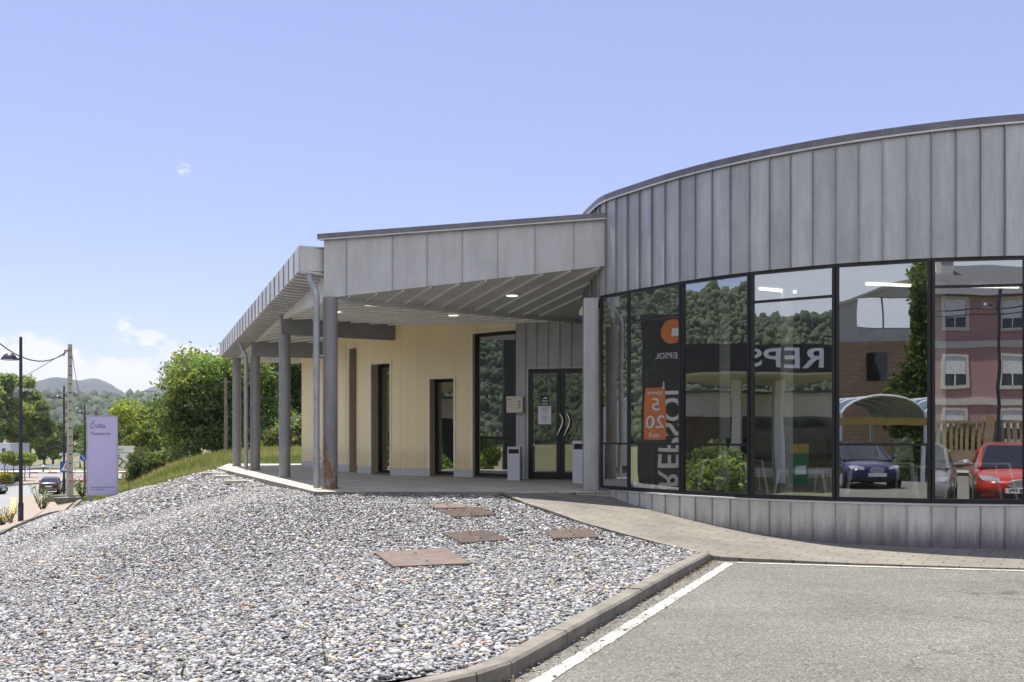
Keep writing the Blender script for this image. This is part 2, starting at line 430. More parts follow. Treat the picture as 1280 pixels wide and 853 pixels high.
def forest(name, a, b, scale, dist):
    m, n, l, p = nmat(name)
    v = tex_coord(n, l, kind="World")
    vo = n.new("ShaderNodeTexVoronoi"); vo.inputs["Scale"].default_value = scale; l.new(v, vo.inputs["Vector"])
    f = noise(n, l, v, scale * 0.12, 6, 0.65); f2 = noise(n, l, v, scale * 3, 4, 0.7)
    c = ramp(n, l, f, [(0.35, a), (0.65, b)])
    c = mixc(n, l, 0.6, c, ramp(n, l, vo.outputs["Color"], [(0.1, g3(0.65)), (0.9, g3(1.35))]), 'MULTIPLY')
    c = mixc(n, l, 0.6, c, ramp(n, l, f2, [(0.3, g3(0.55)), (0.7, g3(1.4))]), 'MULTIPLY')
    l.new(c, p.inputs["Base Color"]); p.inputs["Roughness"].default_value = 0.95
    p.inputs["Specular IOR Level"].default_value = 0.1
    bump(n, l, p, f2, 0.8, dist)
    return m
M['forest'] = forest('forest_hill', (0.035, 0.055, 0.025), (0.06, 0.085, 0.035), 0.14, 3)
M['mountain'] = forest('heath_mountain', (0.045, 0.055, 0.055), (0.075, 0.085, 0.08), 0.01, 10)

def brick():
    m, n, l, p = nmat('old_brick')
    t = n.new("ShaderNodeTexCoord")
    br = n.new("ShaderNodeTexBrick"); l.new(t.outputs["UV"], br.inputs["Vector"])
    br.inputs["Scale"].default_value = 1; br.inputs["Brick Width"].default_value = 0.42; br.inputs["Row Height"].default_value = 0.2
    br.inputs["Mortar Size"].default_value = 0.018
    br.inputs["Color1"].default_value = (0.40, 0.25, 0.15, 1); br.inputs["Color2"].default_value = (0.50, 0.34, 0.21, 1)
    br.inputs["Mortar"].default_value = (0.24, 0.20, 0.16, 1)
    l.new(br.outputs["Color"], p.inputs["Base Color"]); p.inputs["Roughness"].default_value = 0.9
    return m
M['brick'] = brick()

# ------------------------------------------------------------------ mesh helpers
class MB:
    def __init__(s): s.v, s.f, s.c, s.fc = [], [], [], []
    def add(s, verts, faces, pv=None):
        o = len(s.v); s.v += [tuple(p) for p in verts]; s.f += [tuple(i + o for i in f) for f in faces]
        s.fc += [pv] * len(faces); return s
    def box(s, c, size, rz=0.0, pv=None):
        x, y, z = (d / 2 for d in size); ca, sa = math.cos(rz), math.sin(rz)
        P = [(c[0] + a * x * ca - b * y * sa, c[1] + a * x * sa + b * y * ca, c[2] + d * z) for d in (-1, 1) for a, b in ((-1, -1), (1, -1), (1, 1), (-1, 1))]
        return s.add(P, [(3, 2, 1, 0), (4, 5, 6, 7), (0, 1, 5, 4), (1, 2, 6, 5), (2, 3, 7, 6), (3, 0, 4, 7)], pv)
    def bar(s, a, b, w, h, up=(0, 0, 1), pv=None):
        a, b = Vector(a), Vector(b); d = (b - a).normalized(); u = Vector(up)
        if abs(d.dot(u)) > 0.98: u = Vector((0, 1, 0))
        r = d.cross(u).normalized() * w / 2; u = r.cross(d).normalized() * h / 2
        P = [q + i * r + j * u for q in (a, b) for i, j in ((-1, -1), (1, -1), (1, 1), (-1, 1))]
        return s.add(P, [(0, 1, 2, 3), (7, 6, 5, 4), (0, 4, 5, 1), (1, 5, 6, 2), (2, 6, 7, 3), (3, 7, 4, 0)], pv)
    def tube(s, path, r, n=10, cap=True):
        path = [Vector(p) for p in path]; k = len(path); rr = r if isinstance(r, (list, tuple)) else [r] * k
        o = len(s.v); prev = None
        for i, p in enumerate(path):
            d = (path[min(i + 1, k - 1)] - path[max(i - 1, 0)]).normalized()
            if prev is None:
                u = Vector((0, 0, 1)) if abs(d.z) < 0.9 else Vector((1, 0, 0)); u = (u - d * u.dot(d)).normalized()
            else: u = (prev - d * prev.dot(d)).normalized()
            prev = u; w = d.cross(u)
            for j in range(n):
                a = 2 * PI * j / n; s.v.append(tuple(p + rr[i] * (math.cos(a) * u + math.sin(a) * w)))
        for i in range(k - 1):
            for j in range(n):
                s.f.append((o + i * n + j, o + i * n + (j + 1) % n, o + (i + 1) * n + (j + 1) % n, o + (i + 1) * n + j)); s.fc.append(None)
        if cap:
            s.f.append(tuple(o + j for j in reversed(range(n)))); s.f.append(tuple(o + (k - 1) * n + j for j in range(n))); s.fc += [None, None]
        return s
    def prism(s, poly, z0, z1, pv=None):
        n = len(poly)
        if sum(poly[i][0] * poly[(i + 1) % n][1] - poly[(i + 1) % n][0] * poly[i][1] for i in range(n)) < 0: poly = poly[::-1]
        f0 = z0 if callable(z0) else (lambda x, y: z0); f1 = z1 if callable(z1) else (lambda x, y: z1)
        P = [(x, y, f0(x, y)) for x, y in poly] + [(x, y, f1(x, y)) for x, y in poly]
        F = [tuple(reversed(range(n))), tuple(range(n, 2 * n))] + [(i, (i + 1) % n, n + (i + 1) % n, n + i) for i in range(n)]
        return s.add(P, F, pv)
    def quad(s, a, b, c, d, pv=None): return s.add([a, b, c, d], [(0, 1, 2, 3)], pv)
    def cyl(s, c, r, h, n=20, r2=None): 
        return s.tube([c, (c[0], c[1], c[2] + h)], [r, r if r2 is None else r2], n)

def link(o, parent=None):
    COL.objects.link(o)
    if parent is not None: o.parent = parent
    return o
def build(name, mb, mat, parent=None, smooth=False, bevel=0.0, uv=False):
    off = wloc(parent) if parent is not None and parent.get("_w") else None
    me = bpy.data.meshes.new(name)
    v = mb.v if off is None else [(a - off[0], b - off[1], c - off[2]) for a, b, c in mb.v]
    me.from_pydata(v, [], mb.f); me.materials.append(mat)
    if mat.name in ZINCS:
        at = me.color_attributes.new("pv", 'FLOAT_COLOR', 'CORNER'); k = 0
        for p_, pv in zip(me.polygons, mb.fc):
            q = 1.0 if pv is None else pv
            for _ in p_.vertices: at.data[k].color = (q, q, q, 1); k += 1
    if smooth:
        me.polygons.foreach_set("use_smooth", [True] * len(me.polygons))
        try: me.set_sharp_from_angle(angle=rad(40))
        except Exception: pass
    me.update()
    o = bpy.data.objects.new(name, me); link(o, parent)
    if parent is not None and parent.get("_w"): o["_w"] = list(off); 
    if bevel:
        b = o.modifiers.new("bevel", 'BEVEL'); b.width = bevel; b.segments = 2; b.limit_method = 'ANGLE'
    return o
ZINCS = {'weathered_zinc', 'zinc_plinth', 'zinc_fascia', 'zinc_soffit', 'zinc_trim', 'cream_yellow_board'}
def wloc(o):
    return tuple(o["_w"])
def tag(o, label=None, cat=None, group=None, kind=None):
    if label: o["label"] = label
    if cat: o["category"] = cat
    if group: o["group"] = group
    if kind: o["kind"] = kind
    return o
def thing(name, loc, label, cat, group=None, rz=0.0, world=True):
    """An Empty at the thing's base. world=True: children are given in world coordinates."""
    o = bpy.data.objects.new(name, None); o.empty_display_size = 0.2
    o.location = loc; o.rotation_euler = (0, 0, rz); COL.objects.link(o)
    if world: o["_w"] = list(loc)
    return tag(o, label, cat, group)
def copy_tree(o, parent=None):
    c = o.copy(); COL.objects.link(c)
    if parent is not None: c.parent = parent
    for ch in list(o.children): copy_tree(ch, c)
    return c
def text_mb(s, size, depth=0.01, align='CENTER', spacing=1.0, shear=0.0, bold=0.0):
    cu = bpy.data.curves.new("text", 'FONT'); cu.body = s; cu.size = size; cu.extrude = depth / 2
    cu.align_x = align; cu.align_y = 'CENTER'; cu.space_character = spacing; cu.shear = shear; cu.offset = bold
    o = bpy.data.objects.new("text", cu); COL.objects.link(o)
    bpy.context.view_layer.update()
    me = bpy.data.meshes.new_from_object(o.evaluated_get(bpy.context.evaluated_depsgraph_get()))
    mb = MB(); mb.add([v.co[:] for v in me.vertices], [tuple(p.vertices) for p in me.polygons])
    bpy.data.objects.remove(o); bpy.data.curves.remove(cu); bpy.data.meshes.remove(me)
    return mb
def place(mb, o, right, up, sx=1.0, sy=1.0):
    o, r, u = Vector(o), Vector(right).normalized(), Vector(up).normalized(); n = r.cross(u)
    mb.v = [tuple(o + r * (a * sx) + u * (b * sy) + n * c) for a, b, c in mb.v]; return mb
def mesh_np(name, V, F, mat, parent=None, col=None, smooth=False, loc=None):
    """V (n,3), F (m,k) all faces of k corners, col per vertex (n,3)"""
    me = bpy.data.meshes.new(name); n, (m, k) = len(V), F.shape
    if parent is not None and parent.get("_w"): V = V - np.array(wloc(parent))
    me.vertices.add(n); me.vertices.foreach_set("co", np.ascontiguousarray(V, np.float32).ravel())
    me.loops.add(m * k); me.loops.foreach_set("vertex_index", np.ascontiguousarray(F, np.int32).ravel())
    me.polygons.add(m); me.polygons.foreach_set("loop_start", np.arange(0, m * k, k, dtype=np.int32))
    if smooth: me.polygons.foreach_set("use_smooth", np.ones(m, bool))
    me.update(calc_edges=True); me.validate()
    if col is not None:
        at = me.color_attributes.new("col", 'FLOAT_COLOR', 'POINT')
        c = np.ones((n, 4), np.float32); c[:, :3] = col; at.data.foreach_set("color", c.ravel())
    me.materials.append(mat)
    o = bpy.data.objects.new(name, me); link(o, parent)
    return o

# ------------------------------------------------------------------ terrain heights
class TPS:
    def __init__(s, pts, lam=0.02):
        p = np.array(pts, float); s.p = p[:, :2]; n = len(p)
        K = s.k(s.p); A = np.zeros((n + 3, n + 3)); A[:n, :n] = K + lam * np.eye(n)
        A[:n, n] = 1; A[:n, n + 1:] = s.p; A[n:, :n] = A[:n, n:].T
        s.w = np.linalg.solve(A, np.r_[p[:, 2], 0, 0, 0])
    def k(s, q):
        d2 = ((q[:, None, :] - s.p[None]) ** 2).sum(-1); return np.where(d2 > 0, d2 * np.log(d2 + 1e-12), 0) * 0.5
    def __call__(s, x, y=None):
        if y is not None: return float(s(np.array([[x, y]]))[0])
        q = np.asarray(x, float); out = np.empty(len(q))
        for i in range(0, len(q), 20000):
            c = q[i:i + 20000]; out[i:i + 20000] = s.k(c) @ s.w[:-3] + s.w[-3] + c @ s.w[-2:]
        return out
CTRL = [(-3.45, 17, -.09), (-1.8, 16.95, -.085), (-.2, 16.9, -.08), (-9, 29.3, -.1), (-6.2, 23.2, -.1), (-4.8, 20, -.1),
        (.62, 15, -.25), (1.56, 13.3, -.42), (2.5, 12.3, -.53), (1.2, 9.3, -.53), (0, 6.5, -.53), (-.68, 5.9, -.53), (-2.6, 5.1, -.62),
        (-14, 26.25, -1.8), (-20.57, 45.7, -2.2), (-17, 35, -2.0), (-9.5, 13, -1.5), (-7.5, 7, -1.3), (-19, 46, -2.0), (-14, 37.6, -1.0), (-4, 7.4, -.9),
        (-8, 20, -.85), (-11, 31, -.7),
        (0, 0, -.62), (3, 5, -.62), (6, 9, -.62), (10, 0, -.62), (10, 9, -.62), (5, -10, -.62), (-4.5, 0, -1.0), (0, -18, -.6), (12, -18, -.6), (20, 5, -.6), (20, 14, -.6),
        (-10, 0, -1.6), (-17.5, 20, -2.55), (-24, 41, -2.9), (-27, 48.8, -3.0), (-22.5, 48, -2.85), (-21, 41, -2.8), (-34.4, 73.6, -3.6), (-42, 95, -4.25), (-41.4, 86.3, -4.2),
        (-70, 140, -4.6), (-50, 140, -4.6), (-30, 140, -4.6), (-90, 140, -4.6), (-58, 110, -4.4), (-35, 110, -4.2),
        (5, 22, -.3), (-5, 30, -.3), (-10, 47, .05), (-15, 46, -.2), (0, 60, -.2), (-13, 60, 0), (-22, 60, -1.6), (-21.5, 54, -2.0), (-17.5, 47, -.9), (10, 60, -.3), (-25, 80, -2.5), (-10, 90, -1),
        (-25, 0, -1.5), (-32, 20, -2.3), (-40, 40, -3), (-20, -30, -.9), (0, -45, -.5), (14, -40, -.5), (40, -30, -.5), (40, 40, -.4),
        (-150, 200, -5), (0, 250, -4), (150, 200, -3), (-200, 50, -4), (-150, -150, -2), (0, -200, -1), (150, -150, -1), (200, 50, -1)]
height = TPS(CTRL, 0.02)
def gz(x, y): return height(x, y)

# ------------------------------------------------------------------ ground sheet to the horizon
def spaced():
    def axis(a, b, st, far):
        fine = np.arange(a, b + 1e-6, st); lo, hi = [], []; d = st; x = a
        while x > -far: d *= 1.22; x -= d; lo.append(x)
        d = st; x = b
        while x < far: d *= 1.22; x += d; hi.append(x)
        return np.r_[lo[::-1], fine, hi]
    return axis(-75, 25, 1.0, 7000), axis(-40, 150, 1.0, 7000)
gx, gy = spaced()
GX, GY = np.meshgrid(gx, gy, indexing='ij')
GP = np.c_[GX.ravel(), GY.ravel()]
rr_ = np.hypot(GP[:, 0], GP[:, 1] - 40)
inside = rr_ < 230
GZ = np.full(len(GP), -4.0)
GZ[inside] = height(GP[inside])
bl = np.clip((rr_ - 130) / 100, 0, 1); bl = bl * bl * (3 - 2 * bl)
GZ = GZ * (1 - bl) + -4.0 * bl - 0.13
# keep the sheet well under the building, its porch and its path
inb = ((GP[:, 0] > -9.8) & (GP[:, 0] < 16) & (GP[:, 1] > 10.5) & (GP[:, 1] < 36) & (GP[:, 0] > -3.0 - (GP[:, 1] - 14) * 0.42))
GZ[inb] = np.minimum(GZ[inb], -0.75)
lotm = (GP[:, 0] > -3) & (GP[:, 0] < 20) & (GP[:, 1] > -14) & (GP[:, 1] < 13)
GZ[lotm] = np.minimum(GZ[lotm], -0.78)
nx, ny = len(gx), len(gy)
I = np.arange(nx * ny).reshape(nx, ny)
Fg = np.stack([I[:-1, :-1], I[1:, :-1], I[1:, 1:], I[:-1, 1:]], -1).reshape(-1, 4)
ground = mesh_np("ground", np.c_[GP, GZ], Fg, M['soil'], smooth=True)
tag(ground, kind="structure")

def inside_poly(P, poly):
    x, y = P[:, 0], P[:, 1]; c = np.zeros(len(P), bool); n = len(poly)
    for i in range(n):
        x1, y1 = poly[i]; x2, y2 = poly[(i + 1) % n]
        t = ((y1 > y) != (y2 > y)); 
        with np.errstate(divide='ignore', invalid='ignore'):
            xi = (x2 - x1) * (y - y1) / (y2 - y1) + x1
        c ^= t & (x < xi)
    return c
def sheet(name, poly, mat, zf, step=0.7):
    """A ground sheet of the outline poly, lying at the heights zf(points)."""
    pl = []
    n = len(poly)
    for i in range(n):
        a, b = np.array(poly[i], float), np.array(poly[(i + 1) % n], float); k = max(1, int(np.linalg.norm(b - a) / step))
        pl += [tuple(a + (b - a) * j / k) for j in range(k)]
    P = np.array(pl); lo, hi = P.min(0), P.max(0)
    gxx, gyy = np.meshgrid(np.arange(lo[0], hi[0], step), np.arange(lo[1], hi[1], step))
    G = np.c_[gxx.ravel(), gyy.ravel()]; G = G[inside_poly(G, poly)]
    d = np.min(((G[:, None, :] - P[None]) ** 2).sum(-1), 1) if len(G) else np.zeros(0)
    G = G[d > (step * 0.4) ** 2]
    pts = [Vector(p) for p in pl] + [Vector(p) for p in G]
    r = delaunay_2d_cdt(pts, [(i, (i + 1) % len(pl)) for i in range(len(pl))], [], 1, 1e-5)
    V = np.array([[p.x, p.y] for p in r[0]]); Z = zf(V)
    mb = MB(); mb.add(np.c_[V, Z].tolist(), [tuple(f) for f in r[2]])
    o = build(name, mb, mat); me = o.data
    bm = bmesh.new(); bm.from_mesh(me); bmesh.ops.recalc_face_normals(bm, faces=bm.faces)
    if sum(f.normal.z for f in bm.faces) < 0: bmesh.ops.reverse_faces(bm, faces=bm.faces)
    bm.to_mesh(me); bm.free()
    return o
def hz(P): return height(P)

# ------------------------------------------------------------------ plan of the round pavilion
CX, CY, RR, T0, DW = 7.378, 19.204, 5.949, 3.544, 0.0538
NP = 117
DWc = 2 * PI / NP
def Wp(i, dr=0.0):
    t = T0 + i * DWc
    r = RR + dr + 0.10 * math.exp(-((i + 1.2) / 2.0) ** 2)
    return (CX + r * math.cos(t), CY + r * math.sin(t))
def roof_z(x, y): return 5.19 + 0.062 * (x - 1.9) + 0.05 * (y - 16.6)
Z_HEAD, Z_SILL = 3.48, 0.045

# ------------------------------------------------------------------ asphalt lot, path, gravel bed, kerbs
KERB = [(2.55, 12.33), (1.27, 9.35), (0.0, 6.38), (-0.22, 6.08), (-0.68, 5.83), (-2.6, 5.05), (-6.5, 4.2)]
PATH_L = [(-.2, 16.88, -.02), (.22, 15.85, -.13), (.62, 15.0, -.2), (1.05, 14.15, -.3), (1.56, 13.3, -.38), (2.05, 12.75, -.47), (2.62, 12.36, -.565),
          (4.3, 11.95, -.598), (6.13, 11.55, -.604), (9.0, 11.4, -.604), (13.5, 12.2, -.59)]
lot_poly = [(2.6, 12.38), (4.3, 11.97), (6.13, 11.57), (9, 11.42), (13.5, 12.2), (19, 12.5), (19, -13), (-3.2, -13), (-4.2, 0), (-6.5, 4.15)] + KERB[::-1][1:]
lot = sheet("parking_lot", lot_poly, M['asphalt'], lambda P: np.full(len(P), -0.62) + np.minimum(0, (P[:, 0] + 2.2) * 0.09), 0.8)
tag(lot, kind="structure")

# path: ruled between its gravel edge and the wall of the pavilion
def lerp_poly(pts, t):
    P = np.array(pts, float); d = np.r_[0, np.cumsum(np.hypot(*np.diff(P[:, :2], axis=0).T))]; d /= d[-1]
    return [float(np.interp(t, d, P[:, k])) for k in range(P.shape[1])]
base_z = {-3: -.02, -1: -.06, 1: -.18, 5: -.33, 9: -.49, 13: -.565, 17: -.575, 25: -.58, 40: -.59}
def bz(i): return float(np.interp(i, list(base_z), list(base_z.values())))
PATH_R = [(1.72, 16.95, -.02)] + [(*Wp(i, -0.1), bz(i)) for i in range(-1, 34, 2)]
Lp, Rp = [], []
mb = MB(); N_ = 60; K_ = 8
for a in range(N_ + 1):
    t = a / N_
    # right edge parameter eased so that the ruling lines stay roughly square to the path
    l = lerp_poly(PATH_L, t); r = lerp_poly(PATH_R, t)
    for b in range(K_ + 1):
        u = b / K_; mb.v.append(tuple(l[k] + (r[k] - l[k]) * u for k in range(3)))
for a in range(N_):
    for b in range(K_):
        i = a * (K_ + 1) + b; mb.f.append((i, i + K_ + 1, i + K_ + 2, i + 1)); mb.fc.append(None)
K1_ = K_ + 1; o_ = len(mb.v)
for a in range(N_ + 1): x, y, z = mb.v[a * K1_]; mb.v.append((x, y, z - .25))
for a in range(N_): mb.f.append((a * K1_, o_ + a, o_ + a + 1, (a + 1) * K1_)); mb.fc.append(None)
path_o = build("path", mb, M['path'], smooth=True); tag(path_o, kind="structure")
# flush edging that keeps the gravel back
mb = MB()
ED = [lerp_poly(PATH_L, t) for t in np.linspace(0, 0.5, 26) if True]
ED = [e for e in ED if e[0] < 2.62]
for a, b in zip(ED[:-1], ED[1:]):
    A, B = Vector((a[0], a[1], 0)), Vector((b[0], b[1], 0)); d = (B - A).normalized(); n_ = Vector((-d.y, d.x, 0)) * 0.09
    P = [(A.x, A.y, a[2] + .012), (B.x, B.y, b[2] + .012), (B.x + n_.x, B.y + n_.y, b[2] + .015), (A.x + n_.x, A.y + n_.y, a[2] + .015)]
    Q = [(A.x, A.y, a[2] - .14), (B.x, B.y, b[2] - .14)]
    mb.add(P + Q, [(0, 1, 2, 3), (4, 5, 1, 0)])
edging = build("path_edging", mb, M['old_slab']); tag(edging, kind="structure"); edging.data.materials.clear(); edging.data.materials.append(M['kerb'])

# kerb stones along the parking lot
def kerb_run(name, pts, w, ztop, zbot, mat, unit=1.0, gap=0.008, side=1, jitter=0.006, seed=1):
    rnd = random.Random(seed); mb = MB()
    P = [Vector((x, y, 0)) for x, y in pts]
    off = []
    for i in range(len(P)):
        d = (P[min(i + 1, len(P) - 1)] - P[max(i - 1, 0)]).normalized(); off.append(P[i] + Vector((-d.y, d.x, 0)) * w * side)
    zt = ztop if callable(ztop) else (lambda x, y: ztop); zb = zbot if callable(zbot) else (lambda x, y: zbot)
    for i in range(len(P) - 1):
        L = (P[i + 1] - P[i]).length; k = max(1, round(L / unit))
        for j in range(k):
            g = gap / L / 2; t0, t1 = j / k + g, (j + 1) / k - g
            a, b = P[i].lerp(P[i + 1], t0), P[i].lerp(P[i + 1], t1); c, d = off[i].lerp(off[i + 1], t1), off[i].lerp(off[i + 1], t0)
            dz = rnd.uniform(-jitter, jitter)
            ch = 0.02; n_ = (d - a).normalized() * ch
            V = []
            for q in (a, b, c, d): V.append((q.x, q.y, zb(q.x, q.y)))
            for q in (a, b): V.append((q.x, q.y, zt(q.x, q.y) + dz - ch))
            for q in (a + n_, b + n_, c, d): V.append((q.x, q.y, zt(q.x, q.y) + dz))
            F = [(0, 1, 5, 4), (4, 5, 7, 6), (6, 7, 8, 9), (2, 3, 9, 8), (0, 4, 6, 9, 3), (1, 2, 8, 7, 5)]
            mb.add(V, F)
    o = build(name, mb, mat); me = o.data; bm = bmesh.new(); bm.from_mesh(me); bmesh.ops.recalc_face_normals(bm, faces=bm.faces); bm.to_mesh(me); bm.free()
    return tag(o, kind="structure")
kz = lambda x, y: -0.50 + min(0, (x + 0.2) * 0.09)
kerb_run("kerb", KERB[:6], 0.145, kz, lambda x, y: kz(x, y) - 0.3, M['kerb'], 1.0, 0.012, -1)

# painted bay lines on the asphalt
def line_strip(name, a, b, w, z):
    a, b = Vector(a), Vector(b); d = (b - a).normalized(); n_ = Vector((-d.y, d.x)) * w / 2
    k = 160; mb = MB(); rl = random.Random(6)
    for i in range(k + 1):
        p = a.lerp(b, i / k); e, g = 1 + rl.gauss(0, .07), 1 + rl.gauss(0, .07); mb.v += [(p.x - n_.x * e, p.y - n_.y * e, z), (p.x + n_.x * g, p.y + n_.y * g, z)]
    for i in range(k): mb.f.append((2 * i, 2 * i + 2, 2 * i + 3, 2 * i + 1)); mb.fc.append(None)
    return tag(build(name, mb, M['paint']), kind="structure")
line_strip("bay_line", (2.75, 12.14), (-0.05, 5.75), 0.12, -0.615)
mb = MB()
pl = [(2.86, 12.2), (4.3, 11.84), (6.13, 11.45), (9.0, 11.3), (13.4, 12.05)]
for i in range(len(pl) - 1):
    a, b = Vector(pl[i]), Vector(pl[i + 1])
    mb.add([(a.x, a.y - .08, -.6145), (b.x, b.y - .08, -.6145), (b.x, b.y + .02, -.6145), (a.x, a.y + .02, -.6145)], [(0, 1, 2, 3)])
tag(build("bay_line", mb, M['paint']), kind="structure")

# porch floor
PORCH = [(-3.47, 17.0), (-.2, 16.9), (1.75, 16.98), (2.6, 21.9), (-1.0, 24.5), (-3.2, 27), (-5.4, 33.5), (-9.9, 33.5), (-8.98, 29.25)]
mb = MB(); mb.prism(PORCH, -0.35, 0.0)
porch = build("porch_floor", mb, M['porch']); tag(porch, kind="structure")
mb = MB()
for a, b in (((-8.98, 29.25), (-3.47, 17.0)), ((-3.47, 17.0), (-.2, 16.9))):
    A, B = Vector((*a, 0)), Vector((*b, 0)); d = (B - A).normalized(); nn = Vector((d.y, -d.x, 0))
    mb.bar(A + nn * .016 + Vector((0, 0, -.032)), B + nn * .016 + Vector((0, 0, -.032)), .03, .06)
tag(build("porch_edge", mb, M['kerb']), kind="structure")

# gravel bed
GRAVEL = [(2.42, 12.38), (1.15, 9.4), (-.13, 6.48), (-.35, 6.22), (-.75, 6.0), (-2.65, 5.2), (-6.5, 4.4), (-7.7, 6), (-9.6, 13), (-14, 26.25), (-17.2, 35.5), (-20.4, 45.5),
          (-19, 46), (-14, 37.6), (-9.02, 29.3), (-3.5, 17.0), (-.22, 16.85), (.2, 15.82), (.6, 14.97), (1.03, 14.12), (1.54, 13.27), (2.03, 12.72)]
gravel_bed = sheet("gravel_bed", GRAVEL, M['gravel_base'], hz, 0.6)
tag(gravel_bed, kind="structure")
# kerb wall on the road side of the gravel
LK = [(-7.9, 6), (-9.8, 13), (-14.2, 26.25), (-17.4, 35.5), (-20.7, 45.7)]
kerb_run("gravel_kerb", LK, 0.22, lambda x, y: gz(x, y) + 0.13, lambda x, y: gz(x, y) - 1.0, M['kerb'], 1.0, 0.012, -1, 0.01, 3)

# rusty iron covers lying in the gravel
def cover(pts, label, checker, group="rusty covers in the gravel"):
    """pts: four (x, y) on the gravel, a flat plate fitted through them"""
    c = np.mean(np.array(pts), 0); z = [gz(x, y) + 0.045 for x, y in pts]
    t = thing("manhole_cover", (c[0], c[1], float(np.mean(z))), label, "manhole cover", group)
    P = [Vector((x, y, zz)) for (x, y), zz in zip(pts, z)]
    n_ = (P[1] - P[0]).cross(P[3] - P[0]).normalized()
    if n_.z < 0: n_ = -n_; P = [P[0], P[3], P[2], P[1]]
    mb = MB(); mb.add([p - n_ * .03 for p in P] + [p for p in P], [(3, 2, 1, 0), (4, 5, 6, 7), (0, 1, 5, 4), (1, 2, 6, 5), (2, 3, 7, 6), (3, 0, 4, 7)])
    if checker:
        k = 17
        for i in range(k):
            for j in range(k):
                if (i * 7 + j * 3) % 29 == 0: continue
                u, v = (i + .5) / k, (j + .5) / k
                q = P[0] * (1 - u) * (1 - v) + P[1] * u * (1 - v) + P[2] * u * v + P[3] * (1 - u) * v
                e1, e2 = (P[1] - P[0]) / k * .3, (P[3] - P[0]) / k * .3
                mb.add([q - e1 - e2 + n_ * .001, q + e1 - e2 + n_ * .001, q + e1 + e2 + n_ * .001, q - e1 + e2 + n_ * .001,
                        q - e1 * .6 - e2 * .6 + n_ * .009, q + e1 * .6 - e2 * .6 + n_ * .009, q + e1 * .6 + e2 * .6 + n_ * .009, q - e1 * .6 + e2 * .6 + n_ * .009],
                       [(4, 5, 6, 7), (0, 1, 5, 4), (1, 2, 6, 5), (2, 3, 7, 6), (3, 0, 4, 7)])
    build("plate", mb, M['rust_plate'], t)
    for u in (.25, .78):
        mh = MB()
        q = P[0] * (1 - u) * .5 + P[1] * u * .5 + P[2] * u * .5 + P[3] * (1 - u) * .5
        e1, e2 = (P[1] - P[0]).normalized() * .022, (P[3] - P[0]).normalized() * .022
        mh.add([q + n_ * .0115 + e1 * math.cos(a) + e2 * math.sin(a) for a in np.linspace(0, 2 * PI, 9)[:-1]], [tuple(range(8))])
        build("lifting_hole", mh, M['black'], t)
COVER_PTS = []
COVER_PTS.append([(-1.718, 11.989), (-0.84, 12.146), (-0.479, 11.045), (-1.359, 11.015)]); cover(COVER_PTS[-1], 'large smooth rusty iron cover nearest the parking kerb', False)
COVER_PTS.append([(-0.958, 13.215), (-0.334, 13.372), (-0.032, 12.715), (-0.656, 12.493)]); cover(COVER_PTS[-1], 'rusty chequered cover in mid gravel with three slots', True)
COVER_PTS.append([(0.481, 13.425), (1.115, 13.651), (1.174, 13.039), (0.534, 12.817)]); cover(COVER_PTS[-1], 'rusty cover beside the path edging, set apart from the others', True)
COVER_PTS.append([(-1.143, 15.073), (-0.486, 15.337), (-0.245, 14.704), (-0.881, 14.485)]); cover(COVER_PTS[-1], 'rusty chequered cover second from the porch', True)
COVER_PTS.append([(-1.363, 15.726), (-0.809, 15.662), (-0.728, 15.334), (-1.263, 15.31)]); cover(COVER_PTS[-1], 'half buried brown cover closest to the porch slab', False)

# ------------------------------------------------------------------ gravel stones
def ico():
    p = (1 + 5 ** .5) / 2
    V = np.array([(-1, p, 0), (1, p, 0), (-1, -p, 0), (1, -p, 0), (0, -1, p), (0, 1, p), (0, -1, -p), (0, 1, -p), (p, 0, -1), (p, 0, 1), (-p, 0, -1), (-p, 0, 1)], float)
    F = np.array([(0, 11, 5), (0, 5, 1), (0, 1, 7), (0, 7, 10), (0, 10, 11), (1, 5, 9), (5, 11, 4), (11, 10, 2), (10, 7, 6), (7, 1, 8), (3, 9, 4), (3, 4, 2), (3, 2, 6), (3, 6, 8), (3, 8, 9), (4, 9, 5), (2, 4, 11), (6, 2, 10), (8, 6, 7), (9, 8, 1)])
    return V / np.linalg.norm(V[0]), F
OCT = (np.array([(1, 0, 0), (-1, 0, 0), (0, 1, 0), (0, -1, 0), (0, 0, 1), (0, 0, -1)], float),
       np.array([(0, 2, 4), (2, 1, 4), (1, 3, 4), (3, 0, 4), (2, 0, 5), (1, 2, 5), (3, 1, 5), (0, 3, 5)]))
def scatter_stones(poly, dens, smin, near, rng, cut=()):
    P = np.array(poly); lo, hi = P.min(0), P.max(0)
    n = int(dens * (hi[0] - lo[0]) * (hi[1] - lo[1]))
    q = rng.uniform(lo, hi, (n, 2)); return q[inside_poly(q, poly)]
